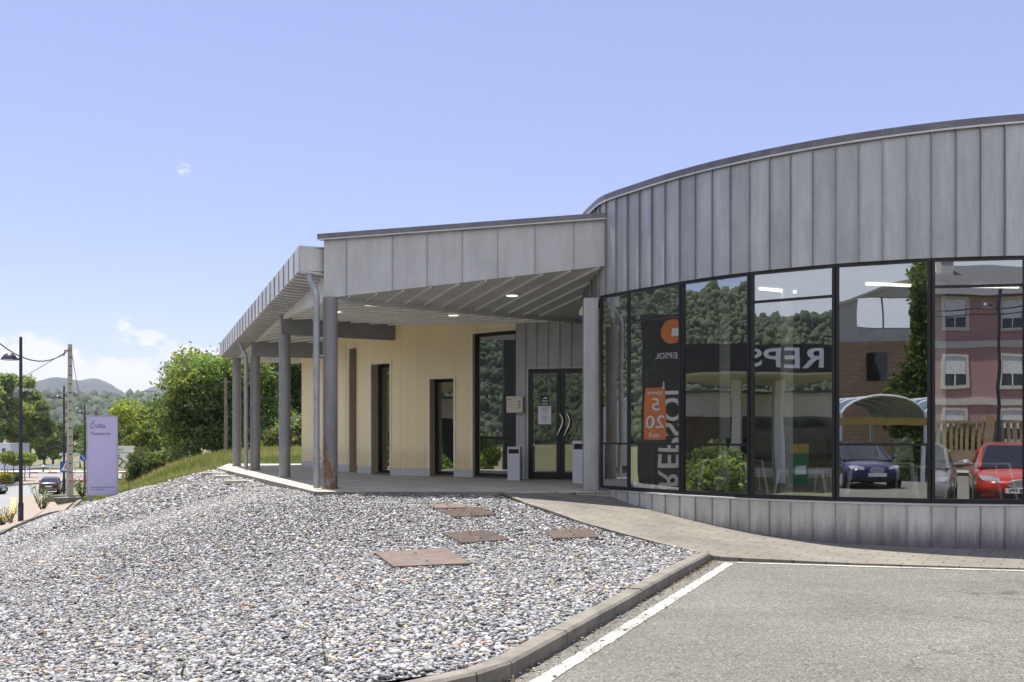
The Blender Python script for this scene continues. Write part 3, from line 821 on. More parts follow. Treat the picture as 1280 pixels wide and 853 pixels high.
def stones_arrays(q, base, rng, size, zoff):
    V0, F0 = base; n, k = len(q), len(V0)
    s = size * np.exp(rng.normal(0, .33, n)); ax = np.stack([s * rng.uniform(.9, 1.35, n), s * rng.uniform(.6, .95, n), s * rng.uniform(.3, .62, n)], 1)
    V = V0[None] * (1 + rng.uniform(-.28, .28, (n, k, 1))) * ax[:, None, :]
    yaw = rng.uniform(0, 2 * PI, n); tx, ty = rng.normal(0, .22, n), rng.normal(0, .22, n)
    def rot(V, a, i, j):
        c, s_ = np.cos(a)[:, None], np.sin(a)[:, None]; A, B = V[..., i] * c - V[..., j] * s_, V[..., i] * s_ + V[..., j] * c
        V = V.copy(); V[..., i], V[..., j] = A, B; return V
    V = rot(rot(rot(V, tx, 1, 2), ty, 0, 2), yaw, 0, 1)
    z = height(q) + zoff + rng.uniform(0, .022, n) * (size / .02)
    V += np.c_[q, z][:, None, :]
    F = F0[None] + (np.arange(n) * k)[:, None, None]
    val = np.clip(np.exp(rng.normal(math.log(.285), .34, n)), .06, .58)
    tint = np.stack([val * rng.normal(1.0, .015, n), val * rng.normal(1.0, .01, n), val * rng.normal(1.02, .03, n)], 1)
    r = rng.uniform(size=n)
    m = r < .09; tint[m] = val[m, None] * np.array([1.18, 1.04, .74])
    m = (r > .09) & (r < .105); tint[m] = val[m, None] * np.array([1.25, .8, .55])
    m = (r > .105) & (r < .175); tint[m] = np.array([.05, .05, .06]) * rng.uniform(.7, 1.5, (m.sum(), 1))
    col = np.repeat(tint, k, 0)
    return V.reshape(-1, 3), F.reshape(-1, 3), col
rng = np.random.default_rng(4)
arr = []
q = scatter_stones(GRAVEL, 1320, 0, True, rng)
def no_cover(q):
    keep = np.ones(len(q), bool)
    for pts in COVER_PTS:
        c = np.mean(pts, 0); big = c + (np.array(pts) - c) * .97; keep &= ~inside_poly(q, big.tolist())
    return q[keep]
q = no_cover(q)
near = q[q[:, 1] < 12.5]; mid = q[(q[:, 1] >= 12.5) & (q[:, 1] < 21)]; far = q[q[:, 1] >= 21]
# stones out of the photograph's reach, left of the frame, are thinned
near = near[near[:, 0] > -0.62 * near[:, 1] - 1.5]; mid = mid[mid[:, 0] > -0.62 * mid[:, 1] - 1.5]
far = far[rng.uniform(size=len(far)) < .33]
cnt = 0
for qq, base, sz in ((near, ico(), .0168), (mid, OCT, .0205), (far, OCT, .034)):
    V, F, c = stones_arrays(qq, base, rng, sz, 0.004); arr.append((V, F + cnt, c)); cnt += len(V)
gs = mesh_np("gravel", np.concatenate([a[0] for a in arr]), np.concatenate([a[1] for a in arr]), M['stone'], col=np.concatenate([a[2] for a in arr]))
tag(gs, label="loose grey crushed stone covering the sloping bed", kind="stuff")
print("stones", len(near), len(mid), len(far))

# ------------------------------------------------------------------ road, roundabout, pavement
def hzo(o): return lambda P: height(P) + o
ROAD_R = [(-8.0, -12), (-9.2, 0), (-12.6, 14), (-18.3, 31), (-23.9, 46.6), (-30.6, 60), (-38, 78), (-45, 98), (-52, 116)]
ROAD_L = [(-60, 112), (-53, 95), (-46.5, 78), (-39.5, 61), (-33, 48), (-27.2, 32), (-21, 14), (-16.2, 0), (-15, -12)]
road = sheet("road", ROAD_R + [(-47, 124), (-30, 128), (-18, 132), (-18, 139), (-100, 139), (-100, 120), (-72, 117)] + ROAD_L, M['road'], hzo(0.02), 1.6); tag(road, kind="structure")
PAVE_R = [(-7.95, 6), (-10.1, 13), (-14.4, 26.25), (-17.6, 35.5), (-20.9, 45.7), (-22.4, 48.0), (-26.4, 55), (-30.2, 61), (-31.2, 60.2), (-24.0, 46.6), (-18.4, 31), (-12.7, 14), (-9.8, 3)]
pavement = sheet("pavement", PAVE_R, M['pink_pave'], hzo(0.06), 1.2); tag(pavement, kind="structure")
kerb_run("road_kerb", [(-9.9, 3), (-12.8, 14), (-18.5, 31), (-24.1, 46.6), (-31.0, 60)], 0.25, lambda x, y: gz(x, y) + .10, lambda x, y: gz(x, y) - .3, M['yellow_line'], 2.0, 0.01, 1, 0.004, 5)
# crossing bars on the road
mb = MB()
for k in range(6):
    u = (k + .5) / 6; a = Vector((-26.6, 50.4, 0)); b = Vector((-35.2, 52.6, 0)); p = a.lerp(b, u); d = Vector((-.37, .93, 0))
    A, B = p - d * 1.3, p + d * 1.3; nn = Vector((d.y, -d.x, 0)) * .3
    mb.add([(v.x, v.y, gz(v.x, v.y) + .045) for v in (A - nn, A + nn, B + nn, B - nn)], [(0, 1, 2, 3)])
tag(build("crossing_bars", mb, M['paint']), kind="structure")
# traffic island with clipped trees
ISL = [(-64, 121), (-58, 124), (-50.5, 114), (-53, 104), (-58.5, 93), (-66, 90)]
isl = sheet("traffic_island", ISL, M['pink_pave'], hzo(0.14), 2.0); tag(isl, kind="structure")
kerb_run("island_kerb", ISL + [ISL[0]], 0.25, lambda x, y: gz(x, y) + .16, lambda x, y: gz(x, y) - .2, M['kerb'], 2.0, 0.01, 1, 0.004, 8)
# red and white kerb round the far side of the junction
mbr, mbw = MB(), MB()
for k in range(60):
    x0 = -92 + k * 1.3; (mbr if k % 2 else mbw).box((x0 + .65, 139.3, gz(x0, 139.3) + .12), (1.29, .3, .24))
tag(build("red_kerb_blocks", mbr, M['kerb_red']), kind="structure"); tag(build("white_kerb_blocks", mbw, M['kerb_white']), kind="structure")
apron = sheet("far_apron", [(-100, 140), (-14, 140), (-14, 150), (-100, 150)], M['pale_block'], hzo(0.12), 3.0); tag(apron, kind="structure")

# ------------------------------------------------------------------ hills
def ridge(name, pts, depth, mat, seed, rough, nseg=140, rows=14):
    """pts: (x, y, height) along the crest; the slope falls to the ground on both sides"""
    rnd = np.random.default_rng(seed); P = np.array(pts, float); d = np.r_[0, np.cumsum(np.hypot(*np.diff(P[:, :2], axis=0).T))]; d /= d[-1]
    t = np.linspace(0, 1, nseg); C_ = np.stack([np.interp(t, d, P[:, k]) for k in range(3)], 1)
    k = np.ones(7) / 7; C_[3:-3, 2] = np.convolve(C_[:, 2], k, 'valid')
    tx = np.gradient(C_[:, 0]); ty = np.gradient(C_[:, 1]); L = np.hypot(tx, ty); nx_, ny_ = -ty / L, tx / L
    w = np.linspace(-1, 1, 2 * rows + 1); V = []
    ph = rnd.uniform(0, 6.28, 12); fr = rnd.uniform(4, 60, 12)
    for i in range(nseg):
        wob = sum(math.sin(t[i] * fr[j] + ph[j]) / (1 + fr[j] * .08) for j in range(12)) * .12
        for s in w:
            prof = (math.cos(s * PI) * .5 + .5) ** .8
            g = 1 + wob * (1 - abs(s)) * .4 + .10 * math.sin(9 * s + t[i] * 40) * (1 - abs(s))
            V.append((C_[i, 0] + nx_[i] * s * depth, C_[i, 1] + ny_[i] * s * depth, -6 + (C_[i, 2] + 6) * prof * g + rnd.normal(0, rough) * prof))
    I = np.arange(len(V)).reshape(nseg, -1); F = np.stack([I[:-1, :-1], I[1:, :-1], I[1:, 1:], I[:-1, 1:]], -1).reshape(-1, 4)
    o = mesh_np(name, np.array(V), F, mat, smooth=True); return tag(o, kind="structure")
# wooded hill beyond the junction and the far blue mountains
HILL_A = ridge("wooded_hill", [(-1540, 1056, 40), (-946, 1408, 48), (-660, 1496, 53), (-506, 1518, 49), (-308, 1540, 35), (0, 1540, 25), (660, 1540, 32)], 420, M['forest'], 2, .8)
ridge("mountain", [(-3200, 2700, 120), (-2300, 3300, 150), (-1900, 3600, 160), (-1720, 3600, 195), (-1640, 3600, 232), (-1600, 3600, 225), (-1530, 3600, 180), (-1480, 3600, 145), (-1420, 3600, 132), (-1350, 3600, 160), (-1250, 3600, 178), (-900, 3700, 190), (-300, 3800, 260), (700, 3800, 250)], 700, M['mountain'], 3, 1.5, 560)
# wooded hills across the road, behind the service station and the houses
HILL_B = ridge("wooded_hill", [(-882, 693, 55), (-693, 441, 55), (-630, 220, 52), (-630, 94, 94), (-630, 0, 109), (-567, -189, 84), (-494, -336, 74), (-420, -504, 84), (-231, -672, 55), (0, -777, 34), (252, -798, 29)], 250, M['forest'], 4, 1.2, 220)

# the crowns of the woods on the hills, past counting: one object per hill
def woods(name, hill, n, rad_, seed, label, cond):
    rng = np.random.default_rng(seed); me = hill.data
    V = np.empty(len(me.vertices) * 3); me.vertices.foreach_get("co", V); V = V.reshape(-1, 3)
    F = np.empty(len(me.polygons) * 4, np.int64); me.polygons.foreach_get("vertices", F); F = F.reshape(-1, 4)
    c = V[F].mean(1); cr = V[(np.arange(len(F)) // 28) * 29 + 14]      # only the side of the crest that faces the place
    F = F[cond(c) & (np.hypot(c[:, 0], c[:, 1]) < np.hypot(cr[:, 0], cr[:, 1]) + 25)]
    ar = np.linalg.norm(np.cross(V[F[:, 1]] - V[F[:, 0]], V[F[:, 3]] - V[F[:, 0]]), axis=1)
    k = rng.choice(len(F), n, p=ar / ar.sum()); u, v = rng.uniform(size=(2, n, 1))
    P = V[F[k, 0]] * (1 - u) * (1 - v) + V[F[k, 1]] * u * (1 - v) + V[F[k, 2]] * u * v + V[F[k, 3]] * (1 - u) * v
    V0, F0 = ico(); r = rad_ * np.exp(rng.normal(0, .38, n)); h = r * rng.uniform(1.0, 1.9, n)
    W = V0[None] * (1 + rng.uniform(-.3, .3, (n, 12, 1))) * np.stack([r, r, h], 1)[:, None, :] + (P + np.c_[np.zeros((n, 2)), h * .5])[:, None, :]
    pat = np.sin(P[:, 0] * .03 + 2 * np.sin(P[:, 1] * .021)) + rng.normal(0, .6, n)
    t = np.clip(.5 + .3 * pat, 0, 1)[:, None]
    col = (np.array([.024, .042, .02]) * (1 - t) + np.array([.058, .082, .03]) * t) * rng.uniform(.7, 1.35, (n, 1))
    o = mesh_np(name, W.reshape(-1, 3), (F0[None] + (np.arange(n) * 12)[:, None, None]).reshape(-1, 3), M['stone'], col=np.repeat(col, 12, 0))
    return tag(o, label=label, kind="stuff")
woods("forest", HILL_A, 26000, 3.2, 31, "woods covering the low hill beyond the junction", lambda c: (c[:, 0] > -1150) & (c[:, 0] < -300) & (c[:, 1] < 1540))
woods("forest", HILL_B, 125000, 1.2, 32, "woods covering the hills behind the service station and houses", lambda c: c[:, 2] > -4)

# ================================================================== the pavilion
pav = thing("pavilion", (CX, CY, -0.6), "zinc clad round pavilion with a curved glass front and a porch canopy on columns", "building")
prnd = random.Random(11)
def seamed_wall(name, i0, i1, z0, z1, dr, mat, rib=0.03, parent=pav, inner=0.14):
    """standing seam sheets round the drum from seam i0 to i1"""
    mb = MB(); f0 = z0 if callable(z0) else (lambda x, y, i: z0); f1 = z1 if callable(z1) else (lambda x, y, i: z1)
    for i in range(i0, i1):
        pv = prnd.uniform(.90, 1.09)
        a, b = Wp(i, dr), Wp(i + 1, dr); m = Wp(i + .5, dr + prnd.uniform(-.004, .002))
        ai, bi = Wp(i, dr - inner), Wp(i + 1, dr - inner)
        for p, q, s, e in ((a, m, i, i + .5), (m, b, i + .5, i + 1)):
            mb.quad((*p, f0(*p, s)), (*q, f0(*q, e)), (*q, f1(*q, e)), (*p, f1(*p, s)), pv)
        mb.quad((*ai, f0(*a, i)), (*bi, f0(*b, i + 1)), (*b, f0(*b, i + 1)), (*a, f0(*a, i)), .8)
        mb.quad((*a, f1(*a, i)), (*b, f1(*b, i + 1)), (*bi, f1(*b, i + 1)), (*ai, f1(*a, i)), .9)
        mb.quad((*bi, f0(*b, i + 1)), (*ai, f0(*a, i)), (*ai, f1(*a, i)), (*bi, f1(*b, i + 1)), .6)
    for i in range(i0, i1 + 1):
        o, q = Wp(i, dr + rib), Wp(i, dr - .01); t = T0 + i * DWc; n_ = (-math.sin(t) * .006, math.cos(t) * .006)
        za, zb = f0(*q, i), f1(*q, i)
        P = [(q[0] - n_[0], q[1] - n_[1]), (o[0] - n_[0], o[1] - n_[1]), (o[0] + n_[0], o[1] + n_[1]), (q[0] + n_[0], q[1] + n_[1])]
        mb.add([(*p, za + .002) for p in P] + [(*p, zb - .002) for p in P], [(0, 1, 5, 4), (1, 2, 6, 5), (2, 3, 7, 6), (0, 3, 2, 1), (4, 5, 6, 7)], prnd.uniform(.55, .72))
    return build(name, mb, mat, parent)
band = seamed_wall("cladding_band", -20, NP - 20, Z_HEAD, lambda x, y, i: roof_z(x, y), 0.0, M['zinc'], .04)
# everything of the drum that is not glazed: plain seamed wall round the back
seamed_wall("rear_wall", 33, NP - 16, -0.75, Z_HEAD - 0.004, -0.06, M['zinc'])
basew = seamed_wall("base_wall", -2, 33, lambda x, y, i: bz(i) - .12, Z_SILL - .03, 0.01, M['zinc_base'], 0.022)
mb = MB()
for i in range(-2, 33):
    a, b, c, d = Wp(i, -.12), Wp(i + 1, -.12), Wp(i + 1, .035), Wp(i, .035)
    z = Z_SILL
    mb.add([(*p, z - .028) for p in (a, b, c, d)] + [(*a, z), (*b, z), (*c, z - .006), (*d, z - .006)], [(3, 2, 1, 0), (4, 5, 6, 7), (2, 3, 7, 6), (0, 4, 7, 3), (1, 2, 6, 5)])
build("sill", mb, M['zinc_light'], basew)
# coping round the roof edge
mb = MB()
for i in range(-20, NP - 20):
    ext = [(Wp(i + s, .05), Wp(i + s, -.22)) for s in (.004, .996)]
    (o0, i0_), (o1, i1_) = ext
    za, zb = roof_z(*o0), roof_z(*o1)
    mb.add([(*o0, za - .015), (*o1, zb - .015), (*o1, zb + .085), (*o0, za + .085), (*i0_, za + .105), (*i1_, zb + .105), (*i0_, za - .01), (*i1_, zb - .01)],
           [(0, 1, 2, 3), (3, 2, 5, 4), (4, 5, 7, 6), (1, 0, 6, 7)])
build("coping", mb, M['coping'], band)
mb = MB()
for i in range(-20, NP - 20):
    o0, o1, p0, p1 = Wp(i, .034), Wp(i + 1, .034), Wp(i, .052), Wp(i + 1, .052)
    za, zb = roof_z(*o0) - .02, roof_z(*o1) - .02
    mb.add([(*o0, za - .02), (*o1, zb - .02), (*p1, zb - .022), (*p0, za - .022), (*o0, za + .004), (*o1, zb + .004), (*p1, zb + .004), (*p0, za + .004)], [(3, 2, 1, 0), (2, 3, 7, 6), (4, 5, 6, 7)])
build("drip_edge", mb, M['zinc_light'], band)
mb = MB(); ring = [Wp(i, -.2) for i in range(NP)]
mb.add([(x, y, roof_z(x, y) + .02) for x, y in ring] + [(CX, CY, roof_z(CX, CY) + .02)], [(i, (i + 1) % NP, NP) for i in range(NP)])
build("round_roof", mb, M['coping'], pav)

# ------------------------------------------------------------------ curved glazing: flat panes between mullions
MU = [Vector((1.60, 17.17)), Vector((2.037, 16.515))] + [Vector(Wp(1 + 4 * k, -.045)) for k in range(1, 9)]
SKEW = {0: 3.0, 1: 3.5}       # the two end panes sit slightly turned in their frames
TRANS = {0: [.85], 1: [.85, 2.95], 2: [.85], 3: [3.02], 4: [.865], 5: [3.08], 6: [.865], 7: [3.02], 8: [.865]}
def window_bay(k):
    a, b = MU[k], MU[k + 1]; d = (b - a).normalized(); n_ = Vector((d.y, -d.x))
    if n_.dot(-a) < 0: n_ = -n_
    w = tag(build("window", (lambda m: (m.box(((a.x + b.x) / 2 - n_.x * .0, (a.y + b.y) / 2 - n_.y * .0, Z_SILL + .03), ((b - a).length, .07, .06), math.atan2(d.y, d.x)), m)[1])(MB()), M['black_frame'], pav))
    fr = MB()
    ang = math.atan2(d.y, d.x); L = (b - a).length
    fr.box(((a.x + b.x) / 2, (a.y + b.y) / 2, Z_HEAD - .02), (L, .07, .05), ang)
    for p, s in ((a, 1), (b, -1)):
        q = p + d * (.025 * s); fr.box((q.x, q.y, (Z_SILL + Z_HEAD) / 2 + .005), (.045, .075, Z_HEAD - Z_SILL - .105), ang)
    build("frame", fr, M['black_frame'], w)
    for z in TRANS[k]: tr = MB(); tr.box(((a.x + b.x) / 2, (a.y + b.y) / 2, z), (L - .1, .065, .035), ang); build("transom", tr, M['black_frame'], w)
    zs = [Z_SILL + .06] + TRANS[k] + [Z_HEAD - .045]
    for z0, z1 in zip(zs[:-1], zs[1:]):
        pn = MB(); e = (prnd.uniform(-.0015, .0015), prnd.uniform(-.0015, .0015))
        sk = math.sin(rad(SKEW.get(k, 0))) * (L / 2 - .05) * (1 if n_.x * d.y - n_.y * d.x < 0 else -1)
        A, B = a + d * .05 + n_ * (e[0] - sk), b - d * .05 + n_ * (e[1] + sk)
        pn.quad((A.x, A.y, z0 + .0), (B.x, B.y, z0 + .0), (B.x, B.y, z1), (A.x, A.y, z1))
        build("pane", pn, M['glass'], w)
    return w
for k in range(9): window_bay(k)
# clad jamb between the glazing and the entrance
mb = MB(); mb.box((1.43, 17.52, 1.74), (.26, .34, 3.48), 0.0, .9); mb.box((1.43, 17.345, 1.74), (.17, .012, 3.46), 0, .82)
build("jamb_post", mb, M['zinc'], pav)

# interior that shows faintly through the glass
mb = MB(); rin = [Wp(i, -.17) for i in range(NP)]
mb.add([(x, y, .035) for x, y in rin], [tuple(range(NP))]); build("interior_floor", mb, M['int_floor'], pav)
mb = MB(); mb.add([(x, y, 3.42) for x, y in rin], [tuple(reversed(range(NP)))]); build("interior_ceiling", mb, M['int_ceiling'], pav)
mb = MB(); mb.box((6.0, 21.5, 1.73), (9.0, .15, 3.38), .25); build("interior_wall", mb, M['int_wall'], pav)
for x, y in ((4.55, 15.9), (6.75, 15.2), (3.9, 17.6)): mb = MB(); mb.box((x, y, 1.73), (.16, .16, 3.38)); build("interior_post", mb, M['chrome_white'], pav)
for x, y, r in ((4.4, 15.9, .5), (6.0, 15.3, .25), (7.8, 15.5, .1)): mb = MB(); mb.box((x, y, 3.395), (.8, .05, .04), r); build("ceiling_lamp", mb, M['lit_strip'], pav)

# ------------------------------------------------------------------ porch canopy
Cc = [Vector(c) for c in ((-3.39, 17.91), (-5.36, 22.64), (-7.28, 27.21), (-8.82, 30.77))]
SOF = TPS([(-3.3, 17.9, 3.56), (1.75, 21.5, 3.57), (.09, 21.8, 3.57), (-.8, 22.8, 3.63), (-2.9, 23.9, 3.75), (-5.36, 22.64, 3.76), (-7.28, 27.21, 3.65), (-9.3, 32, 3.46), (-4, 36, 3.6), (-4.5, 27, 3.72)], .05)
def sz(x, y): return SOF(x, y)
A0, A1, B0, B1 = Vector((-3.3, 17.9)), Vector((-9.4, 32)), Vector((1.75, 21.5)), Vector((-3.6, 36))
mb = MB(); n1, n2 = 24, 14
for i in range(n1 + 1):
    for j in range(n2 + 1):
        p = A0.lerp(A1, i / n1).lerp(B0.lerp(B1, i / n1), j / n2); mb.v.append((p.x, p.y, sz(p.x, p.y)))
for i in range(n1):
    for j in range(n2):
        q = i * (n2 + 1) + j; mb.f.append((q, q + 1, q + n2 + 2, q + n2 + 1)); mb.fc.append(1.0)
def clip(p, d, poly):
    ts = []
    for i in range(len(poly)):
        a, b = poly[i], poly[(i + 1) % len(poly)]; e = b - a; den = d.x * e.y - d.y * e.x
        if abs(den) < 1e-9: continue
        t = ((a.x - p.x) * e.y - (a.y - p.y) * e.x) / den; u = ((a.x - p.x) * d.y - (a.y - p.y) * d.x) / den
        if -1e-6 <= u <= 1 + 1e-6: ts.append(t)
    return (min(ts), max(ts)) if len(ts) >= 2 else None
quad_ = [A0, B0, B1, A1]; dS = Vector((.84, -.54)).normalized(); nS = Vector((-dS.y, dS.x))
pos = [p.dot(nS) for p in quad_]
mb.v = [(x, y, z + .075) for x, y, z in mb.v]        # backing above stepped boards
s = min(pos) + .03; STEP = .42; K = 12; prev = None
while s < max(pos):
    c0, c1 = clip(nS * s, dS, quad_), clip(nS * min(s + STEP, max(pos) - .01), dS, quad_)
    if c0 and c1:
        e = min(s + STEP, max(pos) - .01); V = []
        for k in range(K + 1):
            a = nS * s + dS * (c0[0] + (c0[1] - c0[0]) * k / K); b = nS * e + dS * (c1[0] + (c1[1] - c1[0]) * k / K)
            za, zb_ = sz(a.x, a.y), sz(b.x, b.y); V += [(a.x, a.y, za + .005), (a.x, a.y, za - .042), (b.x, b.y, zb_ - .005)]
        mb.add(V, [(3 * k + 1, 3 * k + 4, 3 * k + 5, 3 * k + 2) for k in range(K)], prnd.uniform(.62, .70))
        mb.add(V, [(3 * k, 3 * k + 3, 3 * k + 4, 3 * k + 1) for k in range(K)], 1.2)  # risers coloured lighter than the boards, imitating light off the ground
    s += STEP
# sloped front strip between the fold and the fascia
F0, F1 = Vector((-3.5, 17.85)), Vector((1.68, 17.2)); FZ0, FZ1 = 3.54, 4.03
FT0, FT1 = 4.64, 4.88
tri = [(F0.x, F0.y, FZ0 + .01), (F1.x, F1.y, FZ1 + .01), (1.75, 21.5, 3.57), (-3.3, 17.9, 3.56)]
mb.add(tri, [(0, 1, 2), (0, 2, 3)], .72)
dF = Vector((.49, -.87)).normalized()
nrm = (Vector(tri[1]) - Vector(tri[0])).cross(Vector(tri[2]) - Vector(tri[0]))
def tz(x, y): return tri[0][2] - (nrm.x * (x - tri[0][0]) + nrm.y * (y - tri[0][1])) / nrm.z
for k in range(15):
    u = (k + .5) / 15; p = Vector((-3.3, 17.9)).lerp(Vector((1.75, 21.5)), u)
    # run out along dF to the fascia line
    e = F1 - F0; den = dF.x * e.y - dF.y * e.x; t = ((F0.x - p.x) * e.y - (F0.y - p.y) * e.x) / den; q = p + dF * (t - .02)
    if q.x > F1.x + 1.2: continue
    mb.bar((p.x, p.y, tz(p.x, p.y) - .014), (q.x, q.y, tz(q.x, q.y) - .02), .022, .045, pv=1.0)
mb.bar((-3.3, 17.9, 3.53), (1.75, 21.5, 3.54), .05, .12, pv=.7)
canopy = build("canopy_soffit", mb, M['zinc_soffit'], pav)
# recessed round lights
def down(x, y, zf):
    mbk = MB(); z = zf(x, y)
    mbk.tube([(x, y, z - .012), (x, y, z + .02)], .15, 24); o = build("ceiling_light", mbk, M['zinc_light'], canopy)
    return x, y, z
LITS = []
for x, y, zf in ((.0, 18.75, tz), (-1.25, 20.6, sz), (-2.8, 18.95, sz), (-3.8, 20.7, sz), (-5.0, 24.6, sz)): LITS.append(down(x, y, zf))
for x, y, z in LITS: mb = MB(); mb.tube([(x, y, z - .02), (x, y, z - .013)], .115, 24); build("lamp_lens", mb, M['lit'], canopy)

# front fascia of folded zinc sheets with a coping
def fz(x, z0, z1): u = (x - F0.x) / (F1.x - F0.x); return z0 + (z1 - z0) * u
mb = MB(); NFP = 8; fd = (F1 - F0).normalized(); fn = Vector((fd.y, -fd.x))
xs_ = [0, .083, .25, .375, .50, .625, .755, .89, 1.0]
for a, b in zip(xs_[:-1], xs_[1:]):
    A, B = F0.lerp(F1, a), F0.lerp(F1, b); pv = prnd.uniform(.93, 1.06); e = .004
    A2, B2 = A + fd * e, B - fd * e
    fr = [(A2.x, A2.y, fz(A2.x, FZ0, FZ1)), (B2.x, B2.y, fz(B2.x, FZ0, FZ1)), (B2.x, B2.y, fz(B2.x, FT0, FT1)), (A2.x, A2.y, fz(A2.x, FT0, FT1))]
    bk = [(x - fn.x * .12, y - fn.y * .12, z) for x, y, z in fr]
    mb.add(fr + bk, [(0, 1, 2, 3), (7, 6, 5, 4), (0, 4, 5, 1), (1, 5, 6, 2), (2, 6, 7, 3), (3, 7, 4, 0)], pv)
    if a > 0: mb.bar((A.x + fn.x * .006, A.y + fn.y * .006, fz(A.x, FZ0, FZ1) + .004), (A.x + fn.x * .006, A.y + fn.y * .006, fz(A.x, FT0, FT1) - .004), .014, .02, (0, 1, 0), .72)
fascia = build("fascia", mb, M['zinc_fascia'], pav)
mb = MB()
A, B = F0 - fd * .10, F1 + fd * .02
mb.bar((A.x + fn.x * -.02, A.y + fn.y * -.02, fz(A.x, FT0, FT1) + .045), (B.x - fn.x * .02, B.y - fn.y * .02, fz(B.x, FT0, FT1) + .045), .2, .09)
build("fascia_coping", mb, M['coping'], fascia)
mb = MB(); mb.bar((A.x + fn.x * .055, A.y + fn.y * .055, fz(A.x, FT0, FT1) - .012), (B.x + fn.x * .055, B.y + fn.y * .055, fz(B.x, FT0, FT1) - .012), .05, .02)
build("drip_edge", mb, M['zinc_light'], fascia)

# eaves gutter box along the column side, flat ribbed soffit under it, beam over the columns
GA, GB = Vector((-3.94, 17.82)), Vector((-9.40, 30.85)); gd = (GB - GA).normalized(); gn = Vector((gd.y, -gd.x))  # gn points inwards (+x)
if gn.x < 0: gn = -gn
def gzt(t): return 4.52 + (3.92 - 4.52) * t
def gzb(t): return 4.06 + (3.49 - 4.06) * t
mb = MB(); NG = 24
for i in range(NG):
    t0, t1 = i / NG + .0004, (i + 1) / NG - .0004; a, b = GA.lerp(GB, t0), GA.lerp(GB, t1); pv = prnd.uniform(.92, 1.08)
    o = prnd.uniform(0, .006)
    P = [(a.x - gn.x * o, a.y - gn.y * o, gzb(t0)), (b.x - gn.x * o, b.y - gn.y * o, gzb(t1)), (b.x - gn.x * o, b.y - gn.y * o, gzt(t1)), (a.x - gn.x * o, a.y - gn.y * o, gzt(t0))]
    Q = [(x + gn.x * .46, y + gn.y * .46, z) for x, y, z in P]
    mb.add(P + Q, [(1, 0, 3, 2), (4, 5, 6, 7), (2, 3, 7, 6), (0, 4, 7, 3), (5, 1, 2, 6)], pv)
    mb.bar((a.x - gn.x * .012, a.y - gn.y * .012, gzb(t0) + .01), (a.x - gn.x * .012, a.y - gn.y * .012, gzt(t0) - .01), .02, .016, (1, 0, 0), .8)
gut = build("gutter", mb, M['zinc_light'], pav)
mb = MB(); inn = gn * .50
for i in range(NG * 2):
    t0, t1 = i / NG / 2, (i + 1) / NG / 2; a, b = GA.lerp(GB, t0), GA.lerp(GB, t1)
    mb.quad((a.x, a.y, gzb(t0) - .004), (a.x + inn.x, a.y + inn.y, gzb(t0) - .03), (b.x + inn.x, b.y + inn.y, gzb(t1) - .03), (b.x, b.y, gzb(t1) - .004), prnd.uniform(.95, 1.03))
    mb.bar((a.x, a.y, gzb(t0) - .018), (a.x + inn.x, a.y + inn.y, gzb(t0) - .045), .03, .04, pv=.72)
build("eaves_soffit", mb, M['zinc_soffit'], pav)
mb = MB()
for i in range(12):
    t0, t1 = i / 12, (i + 1) / 12; a, b = GA.lerp(GB, t0) + gn * .5, GA.lerp(GB, t1) + gn * .5
    za, zb_ = sz(a.x, a.y) - .03, sz(b.x, b.y) - .03
    P = [(a.x, a.y, za), (b.x, b.y, zb_), (b.x, b.y, gzb(t1) + .1), (a.x, a.y, gzb(t0) + .1)]
    Q = [(x + gn.x * .12, y + gn.y * .12, z) for x, y, z in P]
    mb.add(P + Q, [(1, 0, 3, 2), (4, 5, 6, 7), (0, 1, 5, 4), (2, 3, 7, 6), (0, 4, 7, 3), (5, 1, 2, 6)], 1.0)
build("edge_beam", mb, M['zinc_soffit'], pav)
# canopy roof skin
mb = MB()
roofpts = [(F0.x + .1, F0.y + .1, FT0 - .12), (F1.x, F1.y + .1, FT1 - .02), (2.6, 23, 4.8), (-3.2, 36.2, 4.2), (GB.x + .1, GB.y, 3.88), (GA.x + .1, GA.y + .1, 4.46)]
mb.add(roofpts, [(0, 1, 2), (0, 2, 3), (0, 3, 4), (0, 4, 5)]); build("canopy_roof", mb, M['coping'], pav)
mb = MB()   # closing board at the far end
mb.add([(GB.x, GB.y, 3.49), (-3.2, 36.2, 3.5), (-3.2, 36.2, 4.18), (GB.x, GB.y, 3.93)], [(0, 1, 2, 3), (3, 2, 1, 0)][:1]); build("rear_fascia", mb, M['zinc_fascia'], pav)

# columns
TOPS = [3.56, 3.36, 3.22, 3.46]
for i, (c, zt) in enumerate(zip(Cc, TOPS)):
    mb = MB(); mb.tube([(c.x, c.y, 0), (c.x, c.y, zt)], .135, 32); mb.tube([(c.x, c.y, .001), (c.x, c.y, .02)], .165, 32)
    tag(build("column", mb, M['rust_col'] if i == 0 else M['steel_grey'], pav, smooth=True), "steel column with rust eating through its grey paint" if i == 0 else None)
# cross beams from the columns to the wall
for c, e, z0, z1 in ((Cc[1], (-2.86, 24.0), 3.36, 3.80), (Cc[2], (-4.75, 28.0), 3.22, 3.66)):
    e = Vector(e); d = (e - c).normalized(); a = c - d * .1
    mb = MB(); mb.bar((a.x, a.y, (z0 + z1) / 2), (e.x, e.y, (z0 + z1) / 2), .16, z1 - z0); build("beam", mb, M['steel_grey'], pav)
